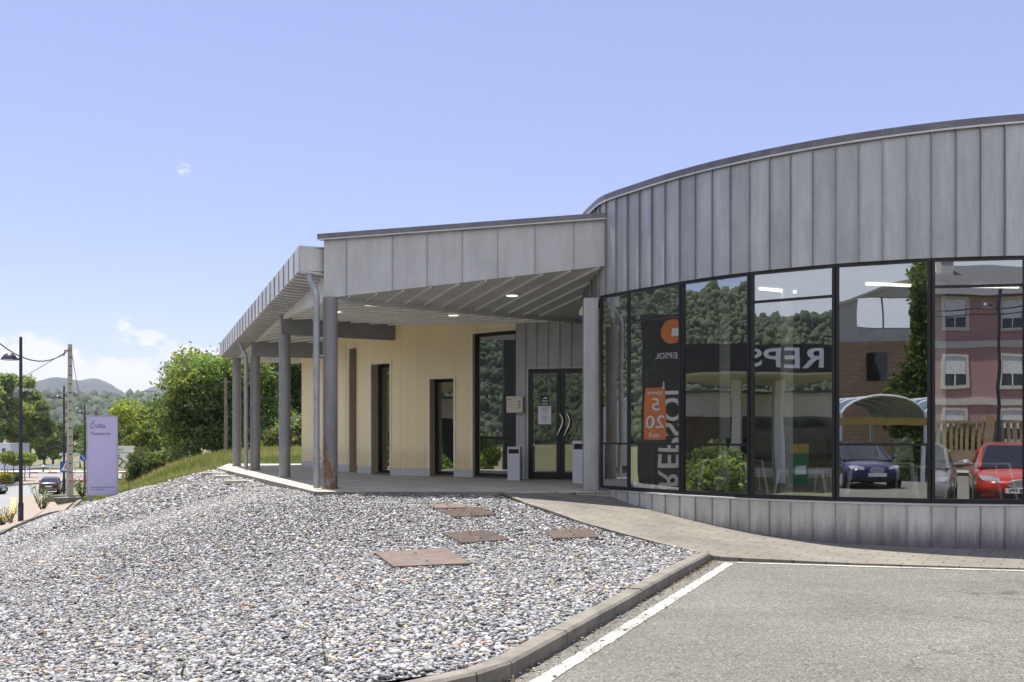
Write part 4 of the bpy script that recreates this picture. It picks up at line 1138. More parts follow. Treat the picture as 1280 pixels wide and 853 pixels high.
# downpipes with swan necks
def downpipe(x, y, zt, jx, jy):
    pts = [(jx, jy, zt + .02), (jx, jy, zt - .08), (jx + (x - jx) * .25, jy + (y - jy) * .25, zt - .2), (jx + (x - jx) * .8, jy + (y - jy) * .8, zt - .36), (x, y, zt - .5), (x, y, zt - .62), (x, y, .02)]
    fine = []
    for i in range(len(pts) - 1):
        for k in range(4 if i < 5 else 1): fine.append(Vector(pts[i]).lerp(Vector(pts[i + 1]), k / (4 if i < 5 else 1)))
    fine.append(Vector(pts[-1]))
    for _ in range(2):
        for i in range(1, len(fine) - 1):
            if fine[i].z > zt - .7: fine[i] = (fine[i - 1] + fine[i] * 2 + fine[i + 1]) / 4
    mb = MB(); mb.tube(fine, .058, 16); o = build("downpipe", mb, M['pipe'], pav, smooth=True)
    for z in (.55, 2.45):
        mb = MB(); mb.tube([(x, y, z), (x, y, z + .035)], .072, 16); mb.box((x + .08, y + .02, z + .017), (.12, .03, .03))
        build("pipe_bracket", mb, M['pipe'], o)
downpipe(-3.61, 17.72, 4.06, -3.79, 17.95)
downpipe(-7.48, 27.0, 3.64, -7.68, 27.15)

# ------------------------------------------------------------------ cream yellow board wall with tall slit windows
YW = [Vector(p) for p in ((-6.75, 30.8), (-4.56, 26.32), (-3.57, 24.52), (-2.75, 23.75), (-1.95, 23.38), (-.8, 22.72), (.09, 21.92))]
yl = [0.0]
for a, b in zip(YW[:-1], YW[1:]): yl.append(yl[-1] + (b - a).length)
def yat(s):
    s = max(0, min(yl[-1], s))
    for i in range(len(YW) - 1):
        if s <= yl[i + 1] + 1e-9: return YW[i].lerp(YW[i + 1], (s - yl[i]) / (yl[i + 1] - yl[i]))
def ys_px(px):      # distance along the wall where it crosses the bearing
    k = (px - 640) / 1200; best = None
    for i in range(len(YW) - 1):
        a, b = YW[i], YW[i + 1]; fa, fb = a.x - k * a.y, b.x - k * b.y
        if fa * fb <= 0: return yl[i] + (yl[i + 1] - yl[i]) * fa / (fa - fb)
WINS = [(3.2, 3.75, 3.0), (ys_px(437), ys_px(447), 3.33), (ys_px(464.5), ys_px(488), 2.80), (ys_px(537.5), ys_px(567.5), 2.36), (ys_px(591.5), yl[-1] - .002, 3.40)]
cuts = sorted({0.0, yl[-1], *yl, *[w[0] for w in WINS], *[w[1] for w in WINS], *np.arange(.22, yl[-1], .24).tolist()})
cuts = [c for i, c in enumerate(cuts) if i == 0 or c - cuts[i - 1] > .004]
mb, PL = MB(), []; WT = 3.9; TH = .30
def wn_(s):
    a, b = yat(max(0, s - .03)), yat(min(yl[-1], s + .03)); d = (b - a).normalized(); n_ = Vector((d.y, -d.x)); return n_ if n_.dot(-a) > 0 else -n_
for s0, s1 in zip(cuts[:-1], cuts[1:]):
    m_ = (s0 + s1) / 2; a, b = yat(s0 + .0015), yat(s1 - .0015); wz = 0
    for w in WINS:
        if w[0] < m_ < w[1]: wz = w[2]
    if WT - wz > .02: mb.quad((a.x, a.y, max(wz, .18)), (b.x, b.y, max(wz, .18)), (b.x, b.y, WT), (a.x, a.y, WT), prnd.uniform(.965, 1.03))
    n_ = wn_(m_)
    mb.quad((a.x - n_.x * .006, a.y - n_.y * .006, max(wz, .17)), (b.x - n_.x * .006, b.y - n_.y * .006, max(wz, .17)), (b.x - n_.x * .006, b.y - n_.y * .006, WT), (a.x - n_.x * .006, a.y - n_.y * .006, WT), .72)
    if wz == 0:
        q0, q1 = yat(s0) + n_ * .012, yat(s1) + n_ * .012
        pb = MB(); pb.add([(q0.x, q0.y, 0), (q1.x, q1.y, 0), (q1.x, q1.y, .18), (q0.x, q0.y, .18), (q0.x - n_.x * .05, q0.y - n_.y * .05, .185), (q1.x - n_.x * .05, q1.y - n_.y * .05, .185)], [(0, 1, 2, 3), (3, 2, 5, 4)]); PL.append(pb)
# return of the wall at its far left end
e0 = YW[0]; mb.quad((e0.x, e0.y, 0), (e0.x + 1.5, e0.y + 2.5, 0), (e0.x + 1.5, e0.y + 2.5, WT), (e0.x, e0.y, WT), .95)
ywall = build("board_wall", mb, M['yellow_wall'], pav); 
run = MB()
for i_, p_ in enumerate(PL):      # one plinth per stretch between two windows
    run.add(p_.v, p_.f)
    if i_ == len(PL) - 1 or (Vector(p_.v[1]) - Vector(PL[i_ + 1].v[0])).length > .06: build("plinth", run, M['plinth'], ywall); run = MB()
mb = MB(); cs = ys_px(433); c = yat(cs); n_ = wn_(cs); mb.bar((c.x + n_.x * .015, c.y + n_.y * .015, .19), (c.x + n_.x * .015, c.y + n_.y * .015, 3.7), .05, .03, (n_.x, n_.y, 0)); build("corner_strip", mb, M['cream_trim'], ywall)
for wi, (s0, s1, zt) in enumerate(WINS):
    a, b = yat(s0), yat(s1); d = (b - a).normalized(); n_ = Vector((d.y, -d.x)); n_ = n_ if n_.dot(-a) > 0 else -n_
    big = wi == 4; dep = .12 if big else .26
    rv = MB(); A, B = a - n_ * dep, b - n_ * dep
    rv.quad((a.x, a.y, 0), (A.x, A.y, 0), (A.x, A.y, zt), (a.x, a.y, zt)); rv.quad((B.x, B.y, 0), (b.x, b.y, 0), (b.x, b.y, zt), (B.x, B.y, zt)); rv.quad((A.x, A.y, zt), (B.x, B.y, zt), (b.x, b.y, zt), (a.x, a.y, zt))
    rv.quad((a.x, a.y, .02), (b.x, b.y, .02), (B.x, B.y, .03), (A.x, A.y, .03))
    w = build("window", rv, M['brown_reveal'], pav)
    tm = MB(); t_ = .05
    for p, s in ((a, -1), (b, 1)):
        if big and s > 0: continue
        q = p + d * (s * t_ / 2) + n_ * .012; tm.box((q.x, q.y, (zt + t_ + .18) / 2), (t_, .03, zt + t_ - .18), math.atan2(d.y, d.x))
    m_ = (a + b) / 2 + n_ * .012; tm.box((m_.x, m_.y, zt + t_ / 2 + .001), ((b - a).length - .004, .03, t_), math.atan2(d.y, d.x))
    build("trim", tm, M['cream_trim'], w)
    fr = MB(); f_ = .075; W_ = (b - a).length; ang = math.atan2(d.y, d.x)
    for s in (f_ / 2, W_ - f_ / 2): q = A + d * s + n_ * .02; fr.box((q.x, q.y, (zt + .02) / 2), (f_, .06, zt - .024), ang)
    hz_ = [zt - f_ / 2 - .003, f_ / 2 + .025] + ([.93] if big else [])
    for z in hz_: q = A + d * (W_ / 2) + n_ * .02; fr.box((q.x, q.y, z), (W_ - 2 * f_, .055, f_), ang)
    build("frame", fr, M['black_frame'], w)
    pn = MB(); P_, Q_ = A + d * f_ + n_ * .012, A + d * (W_ - f_) + n_ * .012
    pn.quad((P_.x, P_.y, .06), (Q_.x, Q_.y, .06), (Q_.x, Q_.y, zt - f_), (P_.x, P_.y, zt - f_)); build("pane", pn, M['glass'], w)
# dark rooms behind the slit windows
mb = MB(); ins = [p - wn_(yl[i]) * 1.4 for i, p in enumerate(YW)]
for p, q in zip(ins[:-1], ins[1:]): mb.quad((p.x, p.y, .0), (q.x, q.y, .0), (q.x, q.y, 3.9), (p.x, p.y, 3.9))
build("inner_partition", mb, M['int_wall'], pav)

# ------------------------------------------------------------------ zinc entrance wall with the double door
EA, EB = Vector((.09, 21.84)), Vector((2.3, 21.34)); ed = (EB - EA).normalized(); en = Vector((ed.y, -ed.x)); eang = math.atan2(ed.y, ed.x)
def ep(s, out=0.0, z=0.0): q = EA + ed * s + en * out; return (q.x, q.y, z)
def es_px(px):
    k = (px - 640) / 1200; return (k * EA.y - EA.x) / (ed.x - k * ed.y)
D0, D1, DH = es_px(660.5), es_px(741), 2.50
mb = MB(); zt = 3.62
stops = [0, D0, *[D0 + (es_px(671) - D0) + i * .262 for i in range(8)]]
stops = sorted(set([x for x in stops if x < 2.25] + [2.26, es_px(657)]))
for s0, s1 in zip(stops[:-1], stops[1:]):
    lo = DH if s0 >= D0 - .001 else 0
    mb.quad(ep(s0, 0, lo), ep(s1, 0, lo), ep(s1, 0, zt), ep(s0, 0, zt), prnd.uniform(.93, 1.06))
    if s0 > 0 and abs(s0 - D0) > .001:
        a, b = ep(s0, .012, lo + .01), ep(s0, .012, zt); mb.bar(a, b, .012, .03, (en.x, en.y, 0), .8)
mb.quad(ep(0, 0, 0), ep(0, -.3, 0), ep(0, -.3, zt), ep(0, 0, zt), .9)
ent = build("entrance_wall", mb, M['zinc_fascia'], pav)
mb = MB(); mb.box(ep(D0 - .02, .012, 1.25), (.025, .03, 2.5), eang); mb.box(ep((D0 + D1) / 2, .012, DH + .012), (D1 - D0, .03, .025), eang); build("door_trim", mb, M['zinc_light'], ent)
SP = es_px(700.5)
def arc_handle(s, sgn):
    pts = []
    for k in range(15):
        u = k / 14; z = .98 + .50 * u; bend = math.sin(u * PI * .9) * .17 * sgn
        pts.append(ep(s + bend * (.35 + .65 * u), .075, z))
    return pts
for s0, s1, hs, sg in ((D0, SP, SP - .06, 1), (SP + .003, D1, SP + .10, 1)):
    fr = MB(); f_ = .095
    for s in (s0 + f_ / 2, s1 - f_ / 2): fr.box(ep(s, -.03, DH / 2), (f_ - .004, .06, DH - .01), eang)
    for z, h in ((DH - .055, .10), (.085, .15)): fr.box(ep((s0 + s1) / 2, -.03, z), (s1 - s0 - 2 * f_, .055, h), eang)
    dr = build("door", fr, M['black_frame'], pav)
    pn = MB(); pn.quad(ep(s0 + f_, -.03, .16), ep(s1 - f_, -.03, .16), ep(s1 - f_, -.03, DH - .105), ep(s0 + f_, -.03, DH - .105)); build("pane", pn, M['door_glass'], dr)
    hd = MB(); P = arc_handle(hs, sg); hd.tube(P, [.016 + .010 * math.sin(i / 14 * PI) for i in range(15)], 10)
    for k in (1, 13): q = Vector(P[k]); hd.tube([q, q - Vector((en.x, en.y, 0)) * .08], .011, 8)
    build("handle", hd, M['steel'], dr, smooth=True)
mb = MB(); mb.quad(ep(-.2, -1.6, 0), ep(2.6, -1.6, 0), ep(2.6, -1.6, 3.6), ep(-.2, -1.6, 3.6)); build("hall_partition", mb, M['int_wall'], pav)
mb = MB(); mb.add([ep(0, -.06, .004), ep(2.3, -.06, .004), ep(2.6, -1.6, .004), ep(-.2, -1.6, .004)], [(0, 1, 2, 3)]); build("hall_floor", mb, M['int_floor'], pav)

# ------------------------------------------------------------------ things at the entrance
t = thing("notice", ep(es_px(680.5), -.02, 1.5), "white A4 notice taped inside the left glass door", "notice")
mb = MB(); mb.box(ep(es_px(680.5), -.022, 1.45), (.30, .004, .41), eang); build("sheet", mb, M['paper'], t)
mb = MB()
for k, (w, z) in enumerate(((.18, 1.61), (.16, 1.585), (.15, 1.56), (.11, 1.51), (.16, 1.43), (.17, 1.405), (.10, 1.38), (.16, 1.355), (.12, 1.30))):
    mb.box(ep(es_px(680.5), -.018, z), (w, .002, .007), eang)
build("printed_text", mb, M['ink'], t)
t = thing("door_sticker", ep(es_px(680.5), -.02, 1.78), "small black sticker with a white emblem above the paper notice", "sticker")
mb = MB(); mb.box(ep(es_px(680.8), -.022, 1.78), (.185, .004, .22), eang); build("sticker_sheet", mb, M['black'], t)
mb = MB(); q = Vector(ep(es_px(680.8), -.0185, 1.835)); r3 = Vector((ed.x, ed.y, 0))
mb.add([q + r3 * (x * .06) + Vector((0, 0, z * .03)) for x, z in ((-1, -.6), (1, -.6), (1, -.2), (.75, .5), (.35, .95), (-.1, .7), (-.2, .1), (-.6, .1), (-.95, -.2))], [tuple(range(9))])
for w, z in ((.15, 1.775), (.10, 1.755), (.15, 1.715), (.12, 1.695)): mb.box(ep(es_px(680.8), -.0185, z), (w, .002, .012), eang)
build("emblem", mb, M['white'], t)
# letter box on the zinc wall
s_ = es_px(646.5)
t = thing("letter_box", ep(s_, 0, 1.51), "cream letter box with a row of square buttons on the zinc entrance wall", "letter box")
mb = MB(); mb.box(ep(s_ - .02, .10, 1.69), (.38, .18, .37), eang); build("body", mb, M['cream_paint'], t, bevel=.008)
for k in range(3): mb = MB(); mb.box(ep(s_ + .09, .193, 1.62 + .065 * k), (.05, .008, .04), eang); build("button", mb, M['steel_grey'], t)
mb = MB(); mb.box(ep(s_ - .14, .193, 1.80), (.07, .008, .03), eang); build("name_tag", mb, M['steel_grey'], t)
def litter_bin(x, y, rz, label, w=.28, d=.26, h=.74):
    t = thing("litter_bin", (x, y, 0.001), label, "litter bin", "litter bins beside the door", rz, world=False)
    mb = MB(); mb.box((0, 0, h * .40), (w, d, h * .80)); build("body", mb, M['bin_paint'], t, bevel=.012)
    mb = MB(); mb.box((0, .02, h * .865), (w * .86, d * .78, h * .13)); build("opening", mb, M['bin_dark'], t)
    mb = MB(); mb.box((0, 0, h * .965), (w, d, h * .07)); 
    for s in (-1, 1): mb.box((s * (w / 2 - .012), 0, h * .865), (.024, d, h * .128))
    build("hood", mb, M['bin_paint'], t)
    mb = MB(); mb.box((w / 2 + .004, 0, h * .35), (.008, d * .8, h * .5)); build("side_panel", mb, M['pipe'], t)
litter_bin(0.06, 21.15, -.2, "lilac grey litter bin under the letter box")
litter_bin(1.46, 19.75, -.75, "lilac grey litter bin half hidden behind the clad jamb post", .34, .28, .88)
t = thing("round_sign", (1.44, 18.1, 3.0), "round cream sign with a blue lower rim behind the jamb post", "sign")
def disc(c, r, a0, a1, y0, y1):
    P = [(c[0] + r * math.cos(a), c[1]) for a in np.linspace(a0, a1, 28)]; mbx = MB(); n = 28
    V = [(c[0] + r * math.cos(a), y, c[1] + r * math.sin(a)) for y in (y0, y1) for a in np.linspace(a0, a1, n)]
    mbx.add(V, [tuple(range(n)), tuple(reversed(range(n, 2 * n)))] + [(i, n + i, n + (i + 1) % n, (i + 1) % n) for i in range(n)]); return mbx
build("disc", disc((1.44, 3.3), .17, -.25, PI + .25, 18.1, 18.14), M['globe'], t)
build("rim", disc((1.44, 3.3), .17, PI + .26, 2 * PI - .26, 18.1, 18.14), M['blue_trim'], t)
mb = MB(); mb.bar((1.44, 18.14, 3.2), (1.44, 18.5, 3.2), .03, .03); build("bracket", mb, M['steel_grey'], t)

# furniture that shows through the curved glass
def trestle(x, y, rz, label, w=.95, h=.56, top=False):
    t = thing("table", (x, y, .036), label, "table", "white tube tables behind the curved glass", rz, world=False)
    for s in (-1, 1):
        mb = MB()
        for q in (-1, 1): mb.tube([(s * w * .5, q * .3, 0), (s * w * .40, q * .27, h)], .02, 8)
        mb.tube([(s * w * .40, -.27, h), (s * w * .40, .27, h)], .014, 8); build("leg_frame", mb, M['chrome_white'], t)
    mb = MB()
    for q in (-1, 1): mb.tube([(-w * .4, q * .27, h), (w * .4, q * .27, h)], .022, 8)
    build("rail", mb, M['chrome_white'], t)
    mb = MB(); mb.box((0, 0, h + .025), (w * .86, .6, .022)); build("tabletop", mb, M['white'] if top else M['car_glass'], t)
trestle(3.62, 15.75, -.75, "dark topped white tube table behind the third glass bay")
trestle(4.5, 14.78, -.5, "white topped low table behind the fourth glass bay", .8, .4, True)
trestle(5.5, 14.3, -.33, "dark topped white tube table behind the fifth glass bay", 1.0)
trestle(6.75, 14.05, -.12, "dark topped white tube table behind the bay that mirrors the red car", 1.0)
def chair(x, y, rz, label, m):
    t = thing("chair", (x, y, .036), label, "chair", "chairs inside the pavilion", rz, world=False)
    for a in (-1, 1):
        for b in (-1, 1):
            mb = MB(); mb.tube([(a * .2, b * .2, 0), (a * .18, b * .18, .44)], .014, 8); build("leg", mb, M['chrome_white'], t)
    mb = MB(); mb.box((0, 0, .455), (.44, .44, .03)); build("seat", mb, m, t)
    mb = MB(); mb.box((0, .21, .74), (.42, .03, .34)); build("backrest", mb, m, t)
chair(4.1, 17.0, .4, "black chair behind the table in the third glass bay", M['black'])
chair(5.3, 15.9, -.8, "black chair between the tables of the middle bays", M['black'])
chair(6.5, 15.5, .5, "pale chair behind the tables in the fifth glass bay", M['white'])

# ================================================================== foliage
def leaf_cloud(rng, clumps, n, size, base, spread=.28, fill=.35, squash=.8):
    """n leaf quads spread through ellipsoid clumps (cx, cy, cz, rx, ry, rz); returns arrays"""
    cl = np.array(clumps, float); vol = cl[:, 3] * cl[:, 4] + cl[:, 4] * cl[:, 5] + cl[:, 3] * cl[:, 5]
    which = rng.choice(len(cl), n, p=vol / vol.sum()); c = cl[which]
    d = rng.normal(size=(n, 3)); d /= np.linalg.norm(d, axis=1)[:, None]
    # denser towards the skin of each clump, ragged outline
    r = np.where(rng.uniform(size=n) < fill, rng.uniform(.2, 1, n) ** .6, 1 + rng.normal(0, .14, n))
    lump = 1 + .22 * np.sin(d[:, 0] * 5 + which * 1.7) * np.sin(d[:, 1] * 6 + which) + .15 * np.sin(d[:, 2] * 7 + which * 2.3)
    p = c[:, :3] + d * (r * lump)[:, None] * c[:, 3:]
    a = rng.normal(size=(n, 3)) + d * .5; a /= np.linalg.norm(a, axis=1)[:, None]
    b = np.cross(a, rng.normal(size=(n, 3))); b /= np.linalg.norm(b, axis=1)[:, None]; a2 = np.cross(a, b)
    s = size * np.exp(rng.normal(0, .3, n))
    u, v = b * s[:, None], a2 * (s * squash * .6)[:, None]
    V = np.stack([p - u, p + v - u * .1, p + u, p - v - u * .1], 1).reshape(-1, 3)
    F = np.arange(4 * n).reshape(n, 4)
    tone = rng.normal(1, spread, n) * (1 + .35 * np.sin(which * 2.1)) 
    tone = np.clip(tone, .45, 1.9)
    hue = rng.normal(0, .10, n) + .08 * np.sin(which * 1.3)
    col = np.array(base)[None] * tone[:, None]; col[:, 0] *= 1 + hue; col[:, 2] *= 1 - hue
    return V, F, np.repeat(col, 4, 0)
def limbs(rng, h, r, crown, n=9, lean=0.0):
    mb = MB(); top = Vector((lean * h, 0, h)); K = 8
    tr = [Vector((lean * h * (k / K) + .05 * math.sin(k * 2.1) * r * 6, .04 * math.cos(k * 1.7) * r * 6, h * k / K)) for k in range(K + 1)]
    mb.tube(tr, [r * (1.25 if k == 0 else 1 - .75 * k / K) for k in range(K + 1)], 9)
    for _ in range(n):
        t = rng.uniform(.3, .9); p = tr[int(t * K)]; c = crown[rng.integers(len(crown))]
        q = Vector(c[:3]) + Vector(rng.normal(0, .3, 3).tolist()); m_ = p.lerp(q, .5) + Vector((0, 0, .1 * h * rng.uniform(-.3, .6)))
        mb.tube([p, p.lerp(m_, .5) + Vector(rng.normal(0, .04 * h / 4, 3).tolist()), m_, q], [r * .42, r * .33, r * .22, r * .06], 6)
    return mb
def grow(name, loc, clumps, n, size, base, label, cat, group, seed, h=None, r=.2, trunk=True, fill=.35, lean=0., squash=.8, nl=9):
    rng = np.random.default_rng(seed)
    t = thing(name, loc, label, cat, group, world=False)
    V, F, c = leaf_cloud(rng, clumps, n, size, tuple(b * 1.3 for b in base), fill=fill, squash=squash)
    mesh_np("crown" if trunk else "foliage", V, F, M['leaf'], t, c)
    if trunk:
        build("trunk", limbs(rng, h, r, clumps, nl, lean), M['bark'], t, smooth=True)
    return t
def blob(rng, n, cx, cy, cz, rx, ry, rz, s0, s1):
    """n clumps spread through a crown volume"""
    out = []
    while len(out) < n:
        d = rng.uniform(-1, 1, 3)
        if np.linalg.norm(d) > 1: continue
        s = rng.uniform(s0, s1); out.append((cx + d[0] * rx, cy + d[1] * ry, cz + d[2] * rz, s, s, s * .85))
    return out
R_ = np.random.default_rng
# big broad tree left of the porch
r_ = R_(21)
def px_at(px, Y): return (px - 640) / 1200 * Y
bx, by = px_at(292, 61), 61
cl = blob(r_, 30, 0, 0, 3.6, 3.8, 3.0, 2.6, .9, 1.6) + [(3.6, 0, 1.6, 1.3, 1.3, 1.4), (-2.5, -.5, 1.0, 1.4, 1.3, 1.0), (0, -1.5, 1.1, 1.5, 1.3, 1.0), (2, -1.2, 1.1, 1.4, 1.3, 1.0)]
grow("broadleaf_tree", (px_at(284, 61), 61, -.25), cl, 58000, .115, (.135, .185, .06), "broad dense tree with its crown down to the grass left of the porch columns", "tree", None, 5, 3.2, .28)
# tall one behind it whose top shows over the crown beside the gutter
r_ = R_(22); cl = blob(r_, 14, 0, 0, 5.2, 1.9, 1.8, 1.9, .7, 1.1)
grow("oak_tree", (px_at(270, 70), 70, -.4), cl, 18000, .14, (.10, .15, .045), "tall tree rising behind the broad one and touching the gutter's far end", "tree", None, 6, 5.0, .22)
# trees seen between the columns
r_ = R_(23); cl = blob(r_, 22, 0, 0, 5.0, 3.2, 2.2, 3.0, 1.0, 1.6)
grow("oak_tree", (px_at(345, 66), 66, -.2), cl, 30000, .13, (.08, .115, .04), "dark leafy tree seen between the porch columns", "tree", None, 7, 4.5, .25)
r_ = R_(24); cl = blob(r_, 16, 0, 0, 4.5, 2.5, 2.2, 2.6, .9, 1.4)
grow("oak_tree", (px_at(398, 64), 64, -.2), cl, 18000, .13, (.085, .125, .045), "dark leafy tree whose edge meets the far end of the yellow wall", "tree", None, 8, 4.5, .22)
for i, (px, Y, rx, rz, base, lab) in enumerate(((352, 57, 1.2, 1.5, (.14, .17, .06), "pale green shrub under the dark tree between the columns"), (378, 55, .9, 1.35, (.15, .165, .08), "pale greyish shrub beside the far end of the yellow wall"), (333, 59, .8, .9, (.10, .14, .04), "small green shrub at the foot of the third porch column"))):
    r_ = R_(30 + i); cl = blob(r_, 9, 0, 0, rz * .75, rx * .7, .7, rz * .6, .4, .75)
    grow("shrub", (px_at(px, Y), Y, gz(px_at(px, Y), Y)), cl, 5000, .11, base, lab, "shrub", "shrubs behind the porch", 40 + i, trunk=False)
# dark bush beside the direction sign
r_ = R_(35); cl = blob(r_, 12, 0, 0, .85, .95, .8, .7, .4, .65)
grow("bush", (px_at(184, 57), 57, gz(px_at(184, 57), 57) - .1), cl, 11000, .075, (.10, .125, .05), "dark rounded bush on the bank in front of the direction sign", "bush", None, 50, trunk=False)
r_ = R_(36); cl = blob(r_, 10, 0, 0, .7, 1.9, .9, .5, .4, .7)
grow("bush", (px_at(228, 58), 58, gz(px_at(228, 58), 58) - .1), cl, 6000, .10, (.085, .115, .045), "low dark bush at the foot of the broad tree", "bush", None, 51, trunk=False)
# yellow green trees behind the roundabout
for i, (px, Y, hh, w, base, lab) in enumerate(((172, 92, 8.2, 3.0, (.16, .20, .04), "yellow green young tree behind the direction sign"), (158, 120, 10.2, 3.6, (.13, .17, .04), "pale green tree between the totem sign and the pylon"),
        (190, 105, 9.0, 3.2, (.14, .18, .045), "bright green tree just left of the broad tree"), (125, 150, 7.5, 4, (.08, .115, .04), "mid green tree hidden partly by the lilac totem"), (100, 170, 8.0, 4, (.075, .11, .045), "soft green tree behind the second street lamp"), (205, 130, 11.5, 3.8, (.10, .14, .04), "green tree under the far pylon"))):
    r_ = R_(60 + i); cl = blob(r_, 15, 0, 0, hh * .55, w * .75, w * .7, hh * .36, w * .22, w * .42)
    X = px_at(px, Y); grow("young_tree", (X, Y, min(gz(X, Y), -2.2 if Y < 130 else -4.4)), cl, 14000, .15, base, lab, "tree", "trees beyond the roundabout", 70 + i, hh * .5, .12)
# tall poplars at the left edge
for i, (px, Y, hh, w, lab) in enumerate(((-12, 160, 20, 3.4, "tall poplar cut by the left edge of the view"), (16, 165, 20, 3.4, "tall poplar with two tops behind the nearest street lamp"), (38, 170, 17, 3.0, "poplar just right of the nearest street lamp"), (55, 168, 12.5, 2.6, "shorter poplar at the right end of the tall row"), (28, 178, 12.5, 3.6, "poplar set back in the gap of the tall row"), (66, 185, 8.6, 3.2, "low rounded tree right of the poplar row"))):
    r_ = R_(80 + i); cl = blob(r_, 20, 0, 0, hh * .56, w * .62, w * .6, hh * .40, w * .22, w * .42)
    X = px_at(px, Y); grow("poplar_tree", (X, Y, -4.75), cl, 17000, .19, (.17, .215, .08) if i % 2 else (.15, .195, .075), lab, "tree", "tall poplars across the junction", 90 + i, hh * .7, .2)
# clipped mop-head trees on the traffic island
for i, (px, by_, s, lab) in enumerate(((6, 603, 11.2, "clipped mop headed tree nearest on the traffic island"), (17, 604, 11.0, "clipped tree left of the nearest lamp post on the island"), (31, 604, 10.8, "clipped tree right of the nearest lamp post on the island"), (37, 600, 10.0, "last clipped tree at the tip of the traffic island"))):
    Y = 1200 / s; X = px_at(px, Y); z = 1 - (by_ - 544) / s
    r_ = R_(110 + i); cl = blob(r_, 7, 0, 0, 2.75, .75, .7, .28, .45, .6)
    grow("clipped_tree", (X, Y, z), cl, 3500, .12, (.14, .19, .05), lab, "tree", "clipped trees on the traffic island", 120 + i, 2.6, .07, nl=4)
for px, by_, s, w, lab in ((10, 602, 11.4, 1.3, "low clipped hedge on the traffic island beside the green container"), (2, 603, 11.9, .7, "yellow flowering hedge at the left edge of the island")):
    Y = 1200 / s; X = px_at(px, Y); z = 1 - (by_ - 544) / s; r_ = R_(140 + px)
    grow("hedge", (X, Y, z), [(-.6 * w, 0, .45, .6, .5, .5), (0, 0, .45, .6, .5, .5), (.6 * w, 0, .45, .6, .5, .5)], 2500, .1, (.06, .085, .03) if px == 10 else (.22, .20, .03), lab, "hedge", None, 150 + px, trunk=False)

# small plants
def sprig(name, loc, n, h, w, base, label, cat, seed, flower=None, group=None, lw=.02):
    rng = np.random.default_rng(seed); t = thing(name, loc, label, cat, group, world=False); V, F, C = [], [], []
    for k in range(n):
        a = rng.uniform(0, 2 * PI); tip = Vector((math.cos(a) * w * rng.uniform(.2, 1), math.sin(a) * w * rng.uniform(.2, 1), h * rng.uniform(.55, 1)))
        for j in range(7):
            p = tip * ((j + 1.5) / 8.5); b = rng.uniform(0, 2 * PI); L = lw * 4 * rng.uniform(.7, 1.4)
            d = Vector((math.cos(b), math.sin(b), rng.uniform(.1, 1.0))).normalized() * L; s = d.cross(Vector((0, 0, 1))).normalized() * lw * .6
            o = len(V); V += [p, p + d * .5 + s, p + d, p + d * .5 - s]; F.append((o, o + 1, o + 2, o + 3)); c = np.array(base) * rng.uniform(.7, 1.4); C += [c] * 4
    mesh_np("leaves", np.array([tuple(v) for v in V]), np.array(F), M['leaf'], t, np.array(C))
    mb = MB(); rng = np.random.default_rng(seed)
    for k in range(n):
        a = rng.uniform(0, 2 * PI); tip = Vector((math.cos(a) * w * rng.uniform(.2, 1), math.sin(a) * w * rng.uniform(.2, 1), h * rng.uniform(.55, 1))); mb.tube([(0, 0, 0), tip * .5, tip], [lw * .25, lw * .2, lw * .1], 5)
        for j in range(7): rng.uniform(0, 1, 4)
    build("stem", mb, M['bark'], t)
    if flower:
        mb = MB()
        for k in range(14):
            p = Vector((rng.uniform(-w, w), rng.uniform(-w, w), h * rng.uniform(.6, 1.05))); mb.tube([p, p + Vector((0, 0, .06))], [.07, .03], 6)
        build("flowers", mb, flower, t)
    return t
sprig("oleander_shrub", (-22.9, 46.8, gz(-22.9, 46.8) + .05), 16, 1.5, .75, (.12, .17, .05), "green leafy oleander between the nearest lamp post and the road", "shrub", 1, lw=.07)
sprig("dry_shrub", (-19.4, 36.5, gz(-19.4, 36.5)), 14, 1.05, .7, (.30, .24, .09), "straw coloured dry plant behind the left end of the kerb", "shrub", 2, lw=.05)
sprig("dry_shrub", (-18.6, 35.6, gz(-18.6, 35.6)), 9, .7, .35, (.16, .19, .06), "small green plant beside the straw coloured one at the kerb", "shrub", 3, lw=.05)
sprig("flowering_shrub", (px_at(103, 53), 53, -2.5), 20, 1.3, .8, (.10, .15, .04), "shrub with red flowers behind the lilac totem", "shrub", 4, flower=M['red_flower'], lw=.06)
for i, (x, y, h, lab) in enumerate(((-5.12, 12.68, .34, "thin green weed alone in the left gravel"), (-1.25, 6.45, .26, "thin weed in the gravel nearest the parking kerb corner"), (-2.2, 6.4, .20, "thin weed in the gravel at the bottom of the view"), (-1.24, 15.2, .12, "tiny weed beside the chequered cover near the porch"), (-3.7, 15.6, .14, "tiny weed in the gravel before the rusting column"), (-5.9, 13.9, .16, "tiny sprout in the gravel above the lone weed"))):
    sprig("gravel_weed", (x, y, gz(x, y)), 5, h, h * .18, (.10, .14, .05), lab, "weed", 170 + i, group="weeds in the gravel", lw=.009)

